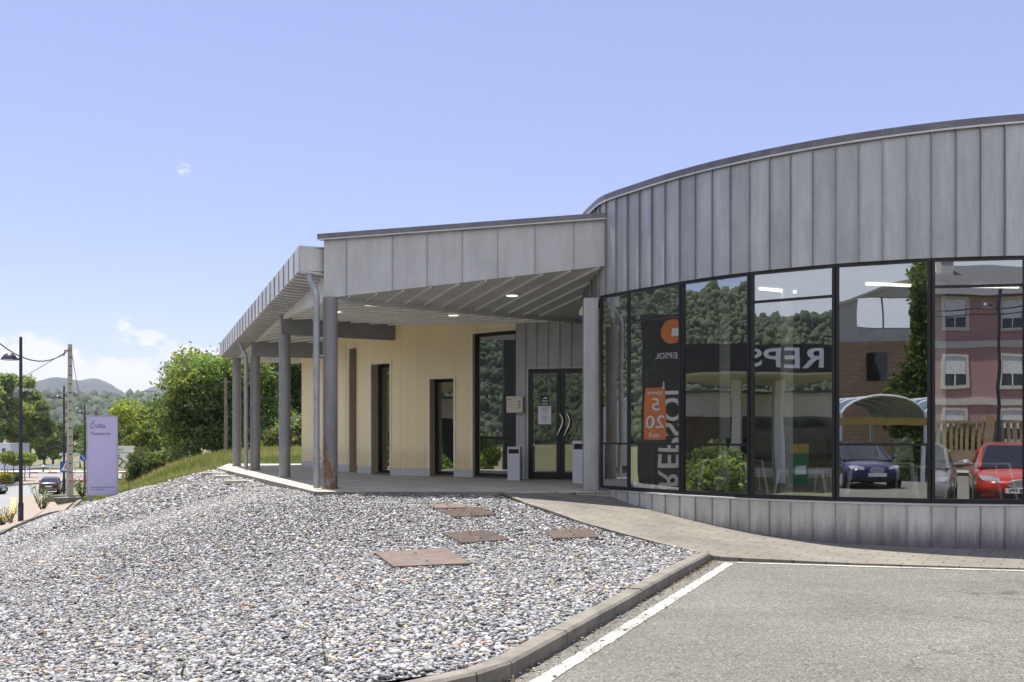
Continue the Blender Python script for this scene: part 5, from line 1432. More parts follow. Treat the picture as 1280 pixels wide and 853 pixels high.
# grass on the bank and behind the porch
def grass(poly, dens, h, seed, label, thin=1.0):
    rng = np.random.default_rng(seed); P = np.array(poly); lo, hi = P.min(0), P.max(0)
    q = rng.uniform(lo, hi, (int(dens * np.prod(hi - lo)), 2)); q = q[inside_poly(q, poly)]
    n = len(q); z = height(q) - .14; hh = h * np.exp(rng.normal(0, .35, n)); a = rng.uniform(0, 2 * PI, n)
    w = .016 * thin + .01 * rng.uniform(size=n); dx, dy = np.cos(a) * w, np.sin(a) * w; le = rng.normal(0, .35, (n, 2)) * hh[:, None]
    V = np.stack([np.c_[q[:, 0] - dx, q[:, 1] - dy, z], np.c_[q[:, 0] + dx, q[:, 1] + dy, z], np.c_[q + le, z + hh + .14]], 1).reshape(-1, 3)
    pat = np.sin(q[:, 0] * .9 + 1.3 * np.sin(q[:, 1] * .5)) + np.sin(q[:, 1] * 1.1 + q[:, 0] * .35) + rng.normal(0, .7, n)
    dry = np.clip(.5 + pat * .28, 0, 1)[:, None]
    col = (np.array([.15, .215, .07]) * (1 - dry) + np.array([.36, .33, .17]) * dry) * rng.uniform(.75, 1.3, (n, 1))
    o = mesh_np("bank_grass", V, np.arange(3 * n).reshape(n, 3), M['leaf'], col=np.repeat(col, 3, 0)); return tag(o, label=label, kind="stuff")
grass([(-19.3, 46.3), (-14.1, 37.7), (-9.1, 29.5), (-10, 33.8), (-5.0, 33.8), (-5.5, 58), (-23, 60), (-23.5, 50)], 210, .17, 9, "long half dry grass on the bank left of the porch", 1.6)
grass([(-24, 60), (-5, 58), (-4, 66), (-26, 70)], 70, .30, 10, "rough grass at the foot of the trees", 2.2)
grass([(-22.6, 50.5), (-20.3, 46.6), (-19, 52), (-17, 60), (-25, 70), (-27, 64)], 70, .25, 12, "rough verge grass behind the totem", 1.8)

# loose slabs at the porch edge
for i, (px, py, lab, L, a) in enumerate(((262, 588, "loose pale slab farthest along the porch edge", .9, .1), (275, 591, "second loose slab from the far corner of the porch", 1.0, .25), (290, 595, "loose slab lying before the downpipe of the third column", .9, .15), (308, 601, "loose pale slab nearest the second column", 1.0, .1))):
    f = lambda Y: (1 + (544 - py) / 1200 * Y) - (gz(px_at(px, Y), Y) + .06)
    Y = 20.0
    while f(Y) > 0 and Y < 32: Y += .05
    t = thing("loose_slab", (px_at(px, Y), Y, gz(px_at(px, Y), Y) + .02), lab, "stone slab", "loose slabs at the porch edge", a, world=False)
    mb = MB(); mb.prism([(-L / 2, -.12), (L / 2 - .05, -.15), (L / 2, .12), (-L / 2 + .04, .14)], -.04, .05); build("slab", mb, M['slab_stone'], t, bevel=.01)

# ================================================================== totem sign
s_ = 27.5; Yt = 1200 / s_; tx = px_at(128, Yt); tzb = 1 - (624 - 544) / s_
t = thing("totem_sign", (tx, Yt, tzb), "tall lilac totem sign lettered for the funeral home, standing on the gravel edge", "sign", None, .30, world=False)
W_, H_ = 1.24, 3.55; zb = .20
mb = MB(); mb.box((0, 0, zb + H_ / 2), (W_, .16, H_)); build("panel", mb, M['lilac'], t)
mb = MB()
for sx in (-1, 1): mb.box((sx * (W_ / 2 + .021), 0, zb + H_ / 2), (.04, .2, H_ + .08))
mb.box((0, 0, zb + H_ + .021), (W_, .2, .04)); mb.box((0, 0, zb - .021), (W_, .2, .04)); build("frame", mb, M['alu'], t)
for sx in (-1, 1):
    mb = MB(); mb.box((sx * .5, 0, zb / 2 - .07), (.14, .3, zb + .05)); build("foot", mb, M['steel_grey'], t)
mb = place(text_mb("nalta", .32, .012, 'LEFT', .92), (-W_ / 2 + .245, -.082, zb + H_ - .42), (1, 0, 0), (0, 0, 1), .92, 1.0)
# the swung first letter: two stacked bowls and an accent
def bowl(cx, cz, r, a0, a1): return [(cx + r * math.cos(a), -.086, cz + r * math.sin(a)) for a in np.linspace(a0, a1, 14)]
zz = zb + H_ - .42; xx = -W_ / 2 + .20
mb.tube(bowl(xx, zz - .05, .075, -.9, -PI - 1.0 + .4)[::1], .016, 6); mb.tube(bowl(xx + .01, zz + .08, .06, .3, PI + 1.0), .014, 6); mb.tube([(xx + .02, -.086, zz + .19), (xx + .1, -.086, zz + .235)], .014, 6)
build("logo_lettering", mb, M['lilac_ink'], t)
mb = place(text_mb("Tanatorio", .215, .012, 'LEFT', 1.05, bold=.003), (-W_ / 2 + .12, -.082, zb + H_ - .78), (1, 0, 0), (0, 0, 1), .93, .9); build("lettering", mb, M['lilac_ink'], t)
mb = MB(); rnd = random.Random(5)
for z, tot in ((.34, 1.0), (.24, .5)):
    x = -W_ / 2 + .14; e = x + tot
    while x < e: w = rnd.uniform(.05, .16); mb.box((x + w / 2, -.084, zb + z), (w, .006, .035)); x += w + .035
build("small_print", mb, M['lilac_ink'], t)

# ================================================================== street lamps
def street_lamp(x, y, z, label):
    t = thing("street_lamp", (x, y, z), label, "street lamp", "street lamps along the road", world=False)
    mb = MB(); mb.tube([(0, 0, -.6), (0, 0, 1.2), (0, 0, 8.0)], [.085, .08, .06], 14); build("pole", mb, M['lamp_dark'], t, smooth=True)
    mb = MB(); mb.tube([(0, 0, 0), (0, 0, .9)], .11, 14); build("base_collar", mb, M['lamp_dark'], t, smooth=True)
    mb = MB(); mb.tube([(0, 0, 7.06), (-.08, 0, 7.06), (-.2, 0, 7.06)], [.04, .04, .03], 8); build("arm", mb, M['lamp_dark'], t)
    mb = MB(); n = 20; prof = [(0.0, .30), (.16, .27), (.28, .19), (.36, .09), (.40, 0.0)]
    for i, (r, h) in enumerate(prof):
        for k in range(n): a = 2 * PI * k / n; mb.v.append((-.46 + r * .95 * math.cos(a) * (1.0 if math.cos(a) < 0 else .8), r * .8 * math.sin(a), 7.02 + h))
    for i in range(len(prof) - 1):
        for k in range(n): mb.f.append((i * n + k, (i + 1) * n + k, (i + 1) * n + (k + 1) % n, i * n + (k + 1) % n)); mb.fc.append(None)
    hd = build("lamp_head", mb, M['lamp_dark'], t, smooth=True)
    mb = MB(); mb.tube([(-.46, 0, 7.0), (-.46, 0, 7.03)], [.30, .34], 20); build("diffuser", mb, M['alu'], hd)
    return t
LAMPS = ((px_at(26, 41.1), 41.1, -2.8, "dark street lamp nearest the kerb at the left, dome lamp on a short arm"), (px_at(80, 73.6), 73.6, -3.25, "middle street lamp of three, just left of the concrete pole"), (px_at(106, 95.2), 95.2, -3.9, "farthest street lamp of three, between the concrete pole and the lilac totem"))
for a in LAMPS: street_lamp(*a)

# concrete utility pole
PX_, PY_, PZ_ = px_at(87.5, 54.5), 54.5, -2.4
t = thing("utility_pole", (PX_, PY_, PZ_), "pale concrete utility pole with a ladder of dark notches", "utility pole", None, .5, world=False)
mb = MB(); w0, w1, hh = .17, .11, 8.55
mb.add([(-w0, -w0 * .8, -.5), (w0, -w0 * .8, -.5), (w0, w0 * .8, -.5), (-w0, w0 * .8, -.5), (-w1, -w1 * .8, hh), (w1, -w1 * .8, hh), (w1, w1 * .8, hh), (-w1, w1 * .8, hh)], [(4, 5, 6, 7), (0, 1, 5, 4), (1, 2, 6, 5), (2, 3, 7, 6), (3, 0, 4, 7)])
build("shaft", mb, M['pole_conc'], t)
for k in range(15):
    z = .8 + k * .5; w = w0 + (w1 - w0) * (z + .5) / (hh + .5); mb = MB(); mb.box((0, -w * .8 - .012, z), (.13, .05, .05)); build("step", mb, M['black'], t)
mb = MB(); mb.box((-.15, -.12, 8.2), (.25, .06, .06)); mb.tube([(-.26, -.14, 8.2), (-.34, -.16, 7.85)], .04, 8); build("clamp", mb, M['steel_grey'], t)
topP = Vector((PX_, PY_ - .15, PZ_ + 8.2))
def cable(a, b, sag, r, label, grp="overhead cables"):
    a, b = Vector(a), Vector(b); mb = MB(); K = 28
    mb.tube([a.lerp(b, k / K) - Vector((0, 0, sag * 4 * (k / K) * (1 - k / K))) for k in range(K + 1)], r, 6)
    return tag(build("cable", mb, M['black'], None, smooth=True), label, "cable", grp)
def at_px(px, py, Y): return (px_at(px, Y), Y, 1 + (544 - py) / 1200 * Y)
cable(at_px(-130, 250, 30), topP, 2.3, .028, "thick overhead cable sagging in from the upper left to the concrete pole")
cable(at_px(-90, 530, 90), topP, .3, .02, "thin cable running down left from the concrete pole behind the nearest lamp")
cable((topP.x + .15, topP.y, topP.z), (LAMPS[2][0], LAMPS[2][1], LAMPS[2][2] + 6.2), .35, .02, "thin cable dropping right from the concrete pole to the farthest lamp")
# planter round the foot of the pole
t = thing("kerb_planter", (PX_, PY_, -2.98), "low concrete kerbed planter filled with gravel round the concrete pole's foot", "planter", None, .35, world=False)
mb = MB()
for c, s in (((0, -1.15, .25), (2.6, .16, .5)), ((0, 1.15, .25), (2.6, .16, .5)), ((-1.22, 0, .25), (.16, 2.13, .5)), ((1.22, 0, .25), (.16, 2.13, .5))): mb.box(c, s)
build("kerb", mb, M['kerb'], t)
mb = MB(); rnd = random.Random(3)
g = [[(-1.13 + i * .45, -1.06 + j * .42, .34 + .16 * math.exp(-((i - 2.5) ** 2 + (j - 2.5) ** 2) / 5) + rnd.uniform(-.02, .02)) for j in range(6)] for i in range(6)]
mb.add([p for r in g for p in r], [(i * 6 + j, (i + 1) * 6 + j, (i + 1) * 6 + j + 1, i * 6 + j + 1) for i in range(5) for j in range(5)]); build("gravel_fill", mb, M['gravel_base'], t)

# pedestrian crossing sign
s_ = 17.2; Y = 1200 / s_; X = px_at(82.5, Y)
t = thing("crossing_sign", (X, Y, -3.4), "square blue pedestrian crossing sign half hidden by the concrete pole", "road sign", None, .15, world=False)
zc = 1 - (583.5 - 544) / s_ + 3.4
mb = MB(); mb.tube([(0, .03, -.3), (0, .03, zc + .3)], .03, 8); build("post", mb, M['alu'], t)
mb = MB(); mb.box((0, -.02, zc), (.80, .02, .78)); build("panel", mb, M['blue_sign'], t)
mb = MB(); mb.add([(-.33, -.034, zc - .28), (.33, -.034, zc - .28), (0, -.034, zc + .31)], [(0, 1, 2)]); build("triangle", mb, M['white'], t)
mb = MB()
for a, b, w in (((.03, 0, .10), (-.02, 0, -.06), .06), ((-.02, 0, -.06), (-.10, 0, -.22), .045), ((-.02, 0, -.06), (.08, 0, -.22), .045), ((.03, 0, .06), (.12, 0, -.03), .035), ((.02, 0, .06), (-.09, 0, 0.0), .035)):
    mb.bar((a[0], -.04, zc + a[2]), (b[0], -.04, zc + b[2]), w, .004, (0, 1, 0))
mb.tube([(.04, -.038, zc + .145), (.04, -.042, zc + .145)], .04, 10); build("walking_figure", mb, M['black'], t)
# small round blue sign by the farthest lamp
Y = 93; X = px_at(104.5, Y)
t = thing("keep_right_sign", (X, Y, -4.0), "small round blue sign on a post beside the farthest lamp", "road sign", None, 0, world=False)
mb = MB(); mb.tube([(0, .03, -.3), (0, .03, 3.1)], .03, 8); build("post", mb, M['alu'], t)
mb = MB(); mb.tube([(0, 0, 2.8), (0, -.02, 2.8)], .3, 20); build("disc", mb, M['blue_sign'], t)
mb = MB(); mb.bar((-.12, -.025, 2.95), (.12, -.025, 2.68), .05, .004, (0, 1, 0)); build("arrow", mb, M['white'], t)
# direction sign with the roundabout symbol
s_ = 15.5; Y = 1200 / s_; X = px_at(148, Y); W_, H_ = 2.55, 2.05; zt_ = 1 - (557.5 - 544) / s_
t = thing("direction_sign", (X, Y, -3.2), "white roundabout direction sign half hidden behind the lilac totem", "road sign", None, .1, world=False)
zc = zt_ - H_ / 2 + 3.2
mb = MB(); mb.box((0, 0, zc), (W_, .05, H_)); build("panel", mb, M['white'], t)
for sx in (-.9, .9):
    mb = MB(); mb.tube([(sx, .07, -.4), (sx, .07, zc + H_ / 2)], .05, 8); build("post", mb, M['alu'], t)
mb = MB(); ring_ = [(.08 + .24 * math.cos(a), -.03, zc - .22 + .24 * math.sin(a)) for a in np.linspace(-1.2, 4.0, 20)]; mb.tube(ring_, .045, 6)
mb.add([(.0, -.035, zc + .17), (.16, -.035, zc + .17), (.08, -.035, zc + .33)], [(0, 1, 2)]); mb.bar((.08, -.035, zc - .48), (.08, -.035, zc - .68), .09, .01, (0, 1, 0)); mb.bar((.36, -.035, zc - .22), (.6, -.035, zc - .22), .06, .01, (0, 1, 0))
build("roundabout_symbol", mb, M['black'], t)
mb = place(text_mb("ILLO", .26, .01, 'LEFT', bold=.006), (-.12, -.03, zc + .72), (1, 0, 0), (0, 0, 1)); build("green_lettering", mb, M['green_ink'], t)
mb = MB(); rnd = random.Random(9); x = -.15
while x < .95: w = rnd.uniform(.06, .2); mb.box((x + w / 2, -.03, zc + .46), (w, .006, .07)); x += w + .04
build("black_lettering", mb, M['ink'], t)

# guard rail round the far side of the roundabout, marker post, container, block
t = thing("guard_rail", (px_at(40, 143), 143, -4.6), "galvanised guard rail curving round the far side of the junction", "guard rail", None, 0, world=False)
mb = MB(); pts = [(-11, 3, .75), (-6, .5, .75), (-1, 0, .75), (2.4, .6, 1.0), (5.2, 2.5, 1.5), (7.0, 5.5, 2.2)]
for a, b in zip(pts[:-1], pts[1:]): mb.bar(a, b, .08, .36)
build("rail", mb, M['rail'], t)
for p in pts: 
    mb = MB(); mb.box((p[0], p[1] + .12, p[2] / 2 - .1), (.14, .14, p[2] + .5)); build("post", mb, M['rail'], t)
t = thing("far_guard_rail", (px_at(122, 150), 150, -4.5), "distant guard rail running behind the totem", "guard rail", None, 0, world=False)
mb = MB(); mb.bar((-6, 0, 2.5), (8, 2, 2.5), .1, .4); build("rail", mb, M['rail'], t)
for x in (-5, -1, 3, 7): mb = MB(); mb.box((x, .3, 1.1), (.16, .16, 2.8)); build("post", mb, M['rail'], t)
t = thing("marker_post", (px_at(54, 139.9), 139.9, -4.45), "small rusty marker post with a pale cap at the guard rail", "marker post", None, 0, world=False)
mb = MB(); mb.tube([(0, 0, 0), (0, 0, .8)], .12, 10); build("post", mb, M['rust_plate'], t); mb = MB(); mb.tube([(0, 0, .8), (0, 0, 1.0), (0, 0, 1.1)], [.16, .17, .06], 10); build("cap", mb, M['white'], t)
s_ = 11.6; Y = 1200 / s_; X = px_at(4, Y)
t = thing("waste_container", (X, Y, 1 - (611 - 544) / s_), "dark green waste container at the left edge of the view", "waste container", None, -.1, world=False)
mb = MB(); mb.add([(-.95, -.5, .12), (.85, -.5, .12), (.85, .5, .12), (-.95, .5, .12), (-1.05, -.6, 1.1), (.95, -.6, 1.1), (.95, .6, 1.1), (-1.05, .6, 1.1)], [(3, 2, 1, 0), (0, 1, 5, 4), (1, 2, 6, 5), (2, 3, 7, 6), (3, 0, 4, 7)]); build("body", mb, M['dumpster'], t)
mb = MB(); mb.prism([(-1.08, -.62), (.98, -.62), (.98, .62), (-1.08, .62)], 1.1, 1.2); build("lid", mb, M['dumpster'], t)
for sx in (-.8, .7): mb = MB(); mb.tube([(sx, -.45, .1), (sx + .06, -.45, .1)], .1, 10); build("wheel", mb, M['rubber'], t)
Y = 150
t = thing("warehouse", (px_at(-8, Y), Y, -4.8), "low pale grey industrial block behind the clipped trees", "building", None, 0, world=False)
mb = MB(); mb.box((0, 3, 2.2), (5.2, 6, 4.4)); build("wall", mb, M['far_block'], t)
mb = MB(); mb.box((0, 3, 4.45), (5.4, 6.2, .1)); build("roof", mb, M['rail'], t)
for x in (-1.8, .3, 1.6): mb = MB(); mb.box((x, -.02, 2.9), (.5, .05, 1.6)); build("window", mb, M['car_glass'], t)
# old wooden pole in front of the broad tree
Y = 50; X = px_at(282, Y)
t = thing("wooden_pole", (X, Y, gz(X, Y) - .3), "short weathered wooden pole before the broad tree", "pole", None, 0, world=False)
mb = MB(); mb.tube([(0, 0, 0), (.02, 0, 2), (0, 0, 4.35)], [.10, .095, .075], 9); build("shaft", mb, M['wood_pole'], t, smooth=True)
mb = MB(); mb.box((0, 0, 4.15), (.5, .06, .06)); build("cross_arm", mb, M['wood_pole'], t)
cable((X, Y, gz(X, Y) + 3.3), (px_at(420, 62), 62, 3.4), .25, .015, "thin wire from the wooden pole running behind the columns")
cable(at_px(62, 560, 120), at_px(112, 545, 140), .1, .03, "faint wire across the far trees beside the concrete pole")
# lattice pylon and dead stump on the far side
Y = 330; X = px_at(187, Y)
t = thing("pylon", (X, Y, -5), "small dark lattice pylon far beyond the trees", "pylon", None, .4, world=False)
mb = MB(); H_ = 21.5
for a, b in ((-1, -1), (1, -1), (1, 1), (-1, 1)): mb.bar((a * 1.6, b * 1.6, 0), (a * .5, b * .5, H_), .16, .16)
for k in range(11):
    z0, z1 = H_ * k / 11, H_ * (k + 1) / 11; w0, w1 = 1.6 - 1.1 * k / 11, 1.6 - 1.1 * (k + 1) / 11
    for s in (-1, 1): mb.bar((-w0, s * w0, z0), (w1, s * w1, z1), .1, .1); mb.bar((w0, s * w0, z0), (-w1, s * w1, z1), .1, .1); mb.bar((s * w0, -w0, z0), (s * w1, w1, z1), .1, .1)
build("tower", mb, M['steel_grey'], t)
mb = MB(); mb.bar((-2.2, 0, H_ - .6), (2.2, 0, H_ - .6), .25, .25); build("cross_arm", mb, M['steel_grey'], t)
Y = 75; X = px_at(119.5, Y)
t = thing("wooden_post", (X, Y, -3.6), "short dark post whose top peeps over the lilac totem", "post", None, 0, world=False)
mb = MB(); mb.tube([(0, 0, 0), (0, 0, 5.7), (.06, 0, 6.6)], [.2, .17, .12], 8); build("shaft", mb, M['wood_pole'], t)
mb = MB(); mb.tube([(.06, 0, 6.5), (.1, 0, 6.8)], [.2, .1], 8); build("cap", mb, M['steel_grey'], t)

# ================================================================== cars
def car(loc, rz, paint, label, plate=None, sedan=False, plate_rear=True):
    """a five-seat car, nose to +x in its own frame, wheels on z = 0"""
    t = thing("parked_car", loc, label, "car", None, rz, world=False)
    L, Wd = 4.1, .86
    # stations along the length: x, half width low, half width belt, z under, z belt/hood
    ST = [(-2.05, .62, .66, .42, .72), (-1.98, .74, .76, .30, .88), (-1.7, .83, .84, .22, .93), (-1.2, .85, .86, .20, .94), (-.4, .86, .86, .19, .93), (.4, .86, .86, .19, .92), (.95, .86, .84, .19, .90), (1.4, .84, .80, .20, .84), (1.75, .80, .73, .23, .76), (1.95, .70, .62, .30, .68), (2.05, .56, .52, .40, .58)]
    if sedan: ST[0] = (-2.15, .62, .66, .42, .84); ST[1] = (-2.06, .74, .76, .30, .97); ST[2] = (-1.75, .83, .82, .22, .99)
    V = []; n = 12
    for x, wl_, wb, z0, z1 in ST:
        zm = z0 + (z1 - z0) * .62; half = [(0, z0), (wl_ * .82, z0), (wl_, z0 + .10), (max(wl_, wb) + .005, zm), (wb * .97, z1 - .035), (wb * .80, z1 + .012), (0, z1 + .035)]
        ring = half + [(-a, b) for a, b in half[-2:0:-1]]; V += [(x, a, b) for a, b in ring]
    k = 12; mb = MB(); F = []
    for i in range(len(ST) - 1):
        for j in range(k): F.append((i * k + j, i * k + (j + 1) % k, (i + 1) * k + (j + 1) % k, (i + 1) * k + j))
    F += [tuple(reversed(range(k))), tuple((len(ST) - 1) * k + j for j in range(k))]
    F = [f[::-1] for f in F]
    mb.add(V, F); body = build("body", mb, paint, t, smooth=True)
    sub = body.modifiers.new("sub", 'SUBSURF'); sub.levels = 1; sub.render_levels = 2
    # cabin: glasshouse and roof
    if sedan: C_ = [(-1.55, .70, .97, .98), (-1.0, .66, .95, 1.30), (-.55, .62, .95, 1.405), (.0, .62, .94, 1.42), (.35, .63, .93, 1.37), (1.05, .70, .90, .92)]
    else: C_ = [(-1.98, .66, .90, .93), (-1.70, .63, .94, 1.32), (-1.2, .62, .95, 1.41), (-.2, .62, .94, 1.45), (.30, .63, .93, 1.39), (1.12, .72, .88, .90)]
    V = []
    for x, wt, zb_, zt in C_:
        wb = .80
        if zt - zb_ < .05: V += [(x, -wb * .9, zb_ - .02), (x, -wt, zt), (x, -wt * .5, zt + .015), (x, wt * .5, zt + .015), (x, wt, zt), (x, wb * .9, zb_ - .02)]
        else: V += [(x, -wb, zb_ - .03), (x, -wt - (.02), zt - .09), (x, -wt * .82, zt), (x, wt * .82, zt), (x, wt + .02, zt - .09), (x, wb, zb_ - .03)]
    gl, rf = MB(), MB(); Fg_, Fr_ = [], []; m = len(C_)
    for i in range(m - 1):
        for j in range(5):
            f = (i * 6 + j, i * 6 + j + 1, (i + 1) * 6 + j + 1, (i + 1) * 6 + j)
            if j == 2 and 0 < i < m - 2: Fr_.append(f)
            elif j in (1, 3) and 0 < i < m - 2: Fr_.append(f)
            else: Fg_.append(f)
    gl.add(V, Fg_ + [tuple(range(6))]); build("windows", gl, M['car_glass'], t, smooth=False)
    rf.add(V, Fr_); build("roof", rf, paint, t, smooth=True)
    for s in (-1, 1):     # pillars
        mb = MB(); a = [Vector((x, s * (wt + .02), zt - .085)) if zt - zb_ > .05 else Vector((x, s * wt, zt)) for x, wt, zb_, zt in C_]
        for p, q in ((a[-2], a[-1]), (a[0], a[1])): mb.bar(p, q, .07, .05)
        xm = -.45; mb.bar((xm, s * .645, 1.32), (xm, s * .81, .92), .08, .03); build("pillar", mb, paint, t)
    for x in (-1.28, 1.28):
        for s in (-1, 1):
            mb = MB(); mb.tube([(x, s * .68, .31), (x, s * .855, .31)], .31, 24); wh = build("wheel", mb, M['rubber'], t, smooth=True)
            mb = MB(); mb.tube([(x, s * .858, .31), (x, s * .868, .31)], [.20, .17], 20); build("rim", mb, M['rim'], wh)
            mb = MB(); mb.tube([(x, s * .60, .36), (x, s * .852, .36)], .37, 24); build("wheel_arch", mb, M['black'], t)
    for s in (-1, 1):
        mb = MB(); mb.add([(1.99, s * .36, .60), (1.80, s * .70, .64), (1.66, s * .765, .74), (1.86, s * .52, .735), (1.97, s * .36, .69)], [(0, 1, 2, 3, 4) if s > 0 else (4, 3, 2, 1, 0)])
        mb.v = [(x + .055, y, z + .02) for x, y, z in mb.v]; build("headlight", mb, M['headlamp'], t)
        mb = MB(); xr = -2.11 if sedan else -2.03; mb.box((xr, s * .58, .78), (.1, .22, .16)); build("tail_light", mb, M['tail'], t, bevel=.02)
        mb = MB(); mb.tube([(.78, s * .84, .96), (.80, s * .96, 1.0), (.80, s * 1.04, 1.0)], [.03, .09, .07], 8); build("mirror", mb, M['alu'] if plate else paint, t, smooth=True)
        mb = MB(); mb.box((-.15, s * .872, .80), (.16, .02, .025)); build("handle", mb, M['alu'], t)
    mb = MB(); mb.tube([(2.055, .2 * math.cos(a) , .60 + .085 * math.sin(a)) for a in np.linspace(0, 2 * PI, 20)], .016, 6); mb.add([(2.068, .18 * math.cos(a), .60 + .07 * math.sin(a)) for a in np.linspace(0, 2 * PI, 17)[:-1]], [tuple(range(16))]); build("grille", mb, M['alu'], t)
    mb = MB(); mb.box((2.04, 0, .34), (.06, .9, .12)); build("lower_grille", mb, M['black'], t)
    xr = -2.165 if sedan else -2.07
    for x, s in ((2.095, 1), (xr, -1)):
        mb = MB(); mb.box((x, 0, .46 if s > 0 else .66), (.02, .52, .11)); pl_ = build("number_plate", mb, M['plate'], t)
        if plate and s > 0: mb = place(text_mb(plate, .105, .004, bold=.002), (x + .012, 0, .46), (0, 1, 0), (0, 0, 1)); build("plate_lettering", mb, M['black'], pl_)
    mb = MB(); mb.box((xr + .03, 0, .42), (.1, 1.3, .05)); build("rear_trim", mb, M['alu'], t)
    return t
s_ = 13.9; Y = 1200 / s_; X = px_at(63.5, Y)
zc_ = gz(X, Y) + .03
tC = car((X, Y, zc_), math.atan2(.93, -.36), M['dark_paint'], "dark saloon seen from behind, driving towards the roundabout", sedan=True)
s_ = 13.7; Y = 1200 / s_; X = px_at(-19, Y); car((X, Y, gz(X, Y) + .03), -.25, M['dark_paint'], "dark car cut off by the left edge, only one wheel showing", sedan=True)

# ================================================================== across the lot: what the glass mirrors
car((8.72, 3.85, -.62), rad(97), M['red_paint'], "red hatchback parked nose on to the curved glass", plate="1128 FPV")
car((6.55, 4.7, -.62), rad(99), M['grey_paint'], "grey brown hatchback parked left of the red one in the mirror image")
car((-1.6, -2.7, -.66), rad(52), M['blue_paint'], "blue car parked under the arched carport")

# service station across the road: canopy, totem, price flag, pump
K0, K1 = Vector((-18.25, -9.0)), Vector((-26.9, 11.8)); kd = (K1 - K0).normalized(); kn = Vector((kd.y, -kd.x)); kn = kn if kn.x > 0 else -kn
ka = math.atan2(kd.y, kd.x)
t = thing("station_canopy", ((K0.x + K1.x) / 2 - kn.x * 5, (K0.y + K1.y) / 2 - kn.y * 5, -1.6), "service station canopy with a black fascia and white lettering", "canopy")
m_ = (K0 + K1) / 2 - kn * 5; LK_ = (K1 - K0).length
mb = MB(); mb.box((m_.x, m_.y, 4.55), (LK_, 10, 1.25), ka); build("fascia", mb, M['station_black'], t)
mb = MB(); mb.box((m_.x, m_.y, 3.86), (LK_ - .3, 9.7, .1), ka); build("soffit", mb, M['station_grey'], t)
for u in (.12, .5, .88):
    q = K0.lerp(K1, u) - kn * 5; mb = MB(); mb.box((q.x, q.y, 1.1), (.5, .5, 5.4), ka); build("pillar", mb, M['white'], t)
q = K0 + kd * (1.75 + 2.95) + kn * .03
mb = place(text_mb("REPSOL", 1.22, .04, 'CENTER', 1.08, bold=.02), (q.x + kd.x * .35, q.y + kd.y * .35, 4.5), (kd.x, kd.y, 0), (0, 0, 1), 1.38, 1.0); build("lettering", mb, M['white'], t)
t = thing("station_shop", (-31, -3, -1.6), "pale service station shop behind the pumps", "shop")
q = K0.lerp(K1, .6) - kn * 13
mb = MB(); mb.box((q.x, q.y, .9), (36, 5, 5.0), ka); build("wall", mb, M['station_grey'], t)
mb = MB(); qq = q + kn * 2.52; mb.box((qq.x, qq.y, .6), (32, .06, 2.9), ka); build("shop_window", mb, M['car_glass'], t)
mb = MB(); mb.box((q.x, q.y, 3.45), (36.4, 5.4, .14), ka); build("roof", mb, M['roof_slate'], t)
for i, (u, off) in enumerate(((.12, 1.6), (.62, 4.5))):
    q = K0.lerp(K1, u) - kn * off; z = gz(q.x, q.y)
    t = thing("fuel_pump", (q.x, q.y, z), ("green and yellow fuel pump nearest the road", "green and yellow fuel pump deeper under the canopy")[i], "fuel pump", "fuel pumps", ka, world=False)
    mb = MB(); mb.box((0, 0, .75), (.75, .5, 1.5)); build("cabinet", mb, M['green'], t, bevel=.02)
    mb = MB(); mb.box((0, 0, 1.72), (.8, .52, .44)); build("head", mb, M['yellow'], t, bevel=.02)
    mb = MB(); mb.box((0, -.26, .75), (.5, .03, .35)); build("display", mb, M['white'], t)
    mb = MB(); mb.tube([(.42, 0, 1.5), (.55, 0, 1.0), (.5, 0, .4), (.42, 0, .9)], .03, 8); build("hose", mb, M['black'], t)
    mb = MB(); mb.box((0, 0, -.02), (1.6, .9, .2)); build("base", mb, M['kerb'], t)
# vertical totem
tc_ = Vector((-30.0, 17.0)); td = Vector((-.10, -.995)).normalized()
t = thing("station_totem", (tc_.x, tc_.y, -2.4), "tall black service station totem with an upright white name and an orange roundel", "sign")
ta = math.atan2(td.y, td.x); tn = Vector((-td.y, td.x)); tn = tn if tn.x > 0 else -tn
mb = MB(); mb.box((tc_.x, tc_.y, 2.3), (2.2, .4, 9.4), ta); build("body", mb, M['station_black'], t)
q = tc_ + tn * .21
rr__ = Vector((-tn.y, tn.x)); 
if rr__.dot(td) < 0: pass
rd = Vector((-tn.y, tn.x))        # reading direction for someone facing the sign
mb = place(text_mb("REPSOL", 1.35, .03, 'CENTER', 1.05, bold=.02), (q.x + rd.x * -.35, q.y + rd.y * -.35, 1.0), (0, 0, 1), (-rd.x, -rd.y, 0), 1.12, 1.0); build("upright_lettering", mb, M['white'], t)
mb = place(text_mb("REPSOL", .42, .03, 'CENTER'), (q.x - rd.x * .25, q.y - rd.y * .25, 4.95), (rd.x, rd.y, 0), (0, 0, 1)); build("small_lettering", mb, M['white'], t)
mb = MB(); c3 = Vector((q.x - rd.x * .45, q.y - rd.y * .45, 6.15)); r3, u3 = Vector((rd.x, rd.y, 0)), Vector((0, 0, 1)); n3 = Vector((tn.x, tn.y, 0)) * .02
mb.add([c3 + n3 + r3 * .62 * math.cos(a) + u3 * .62 * math.sin(a) for a in np.linspace(0, 2 * PI, 33)[:-1]], [tuple(range(32))]); build("roundel", mb, M['orange'], t)
mb = MB(); mb.add([c3 + n3 * 1.4 + r3 * a + u3 * b for a, b in ((-.75, -.28), (.1, -.28), (.1, .12), (-.75, .12))], [(0, 1, 2, 3)]); build("white_bar", mb, M['white'], t)
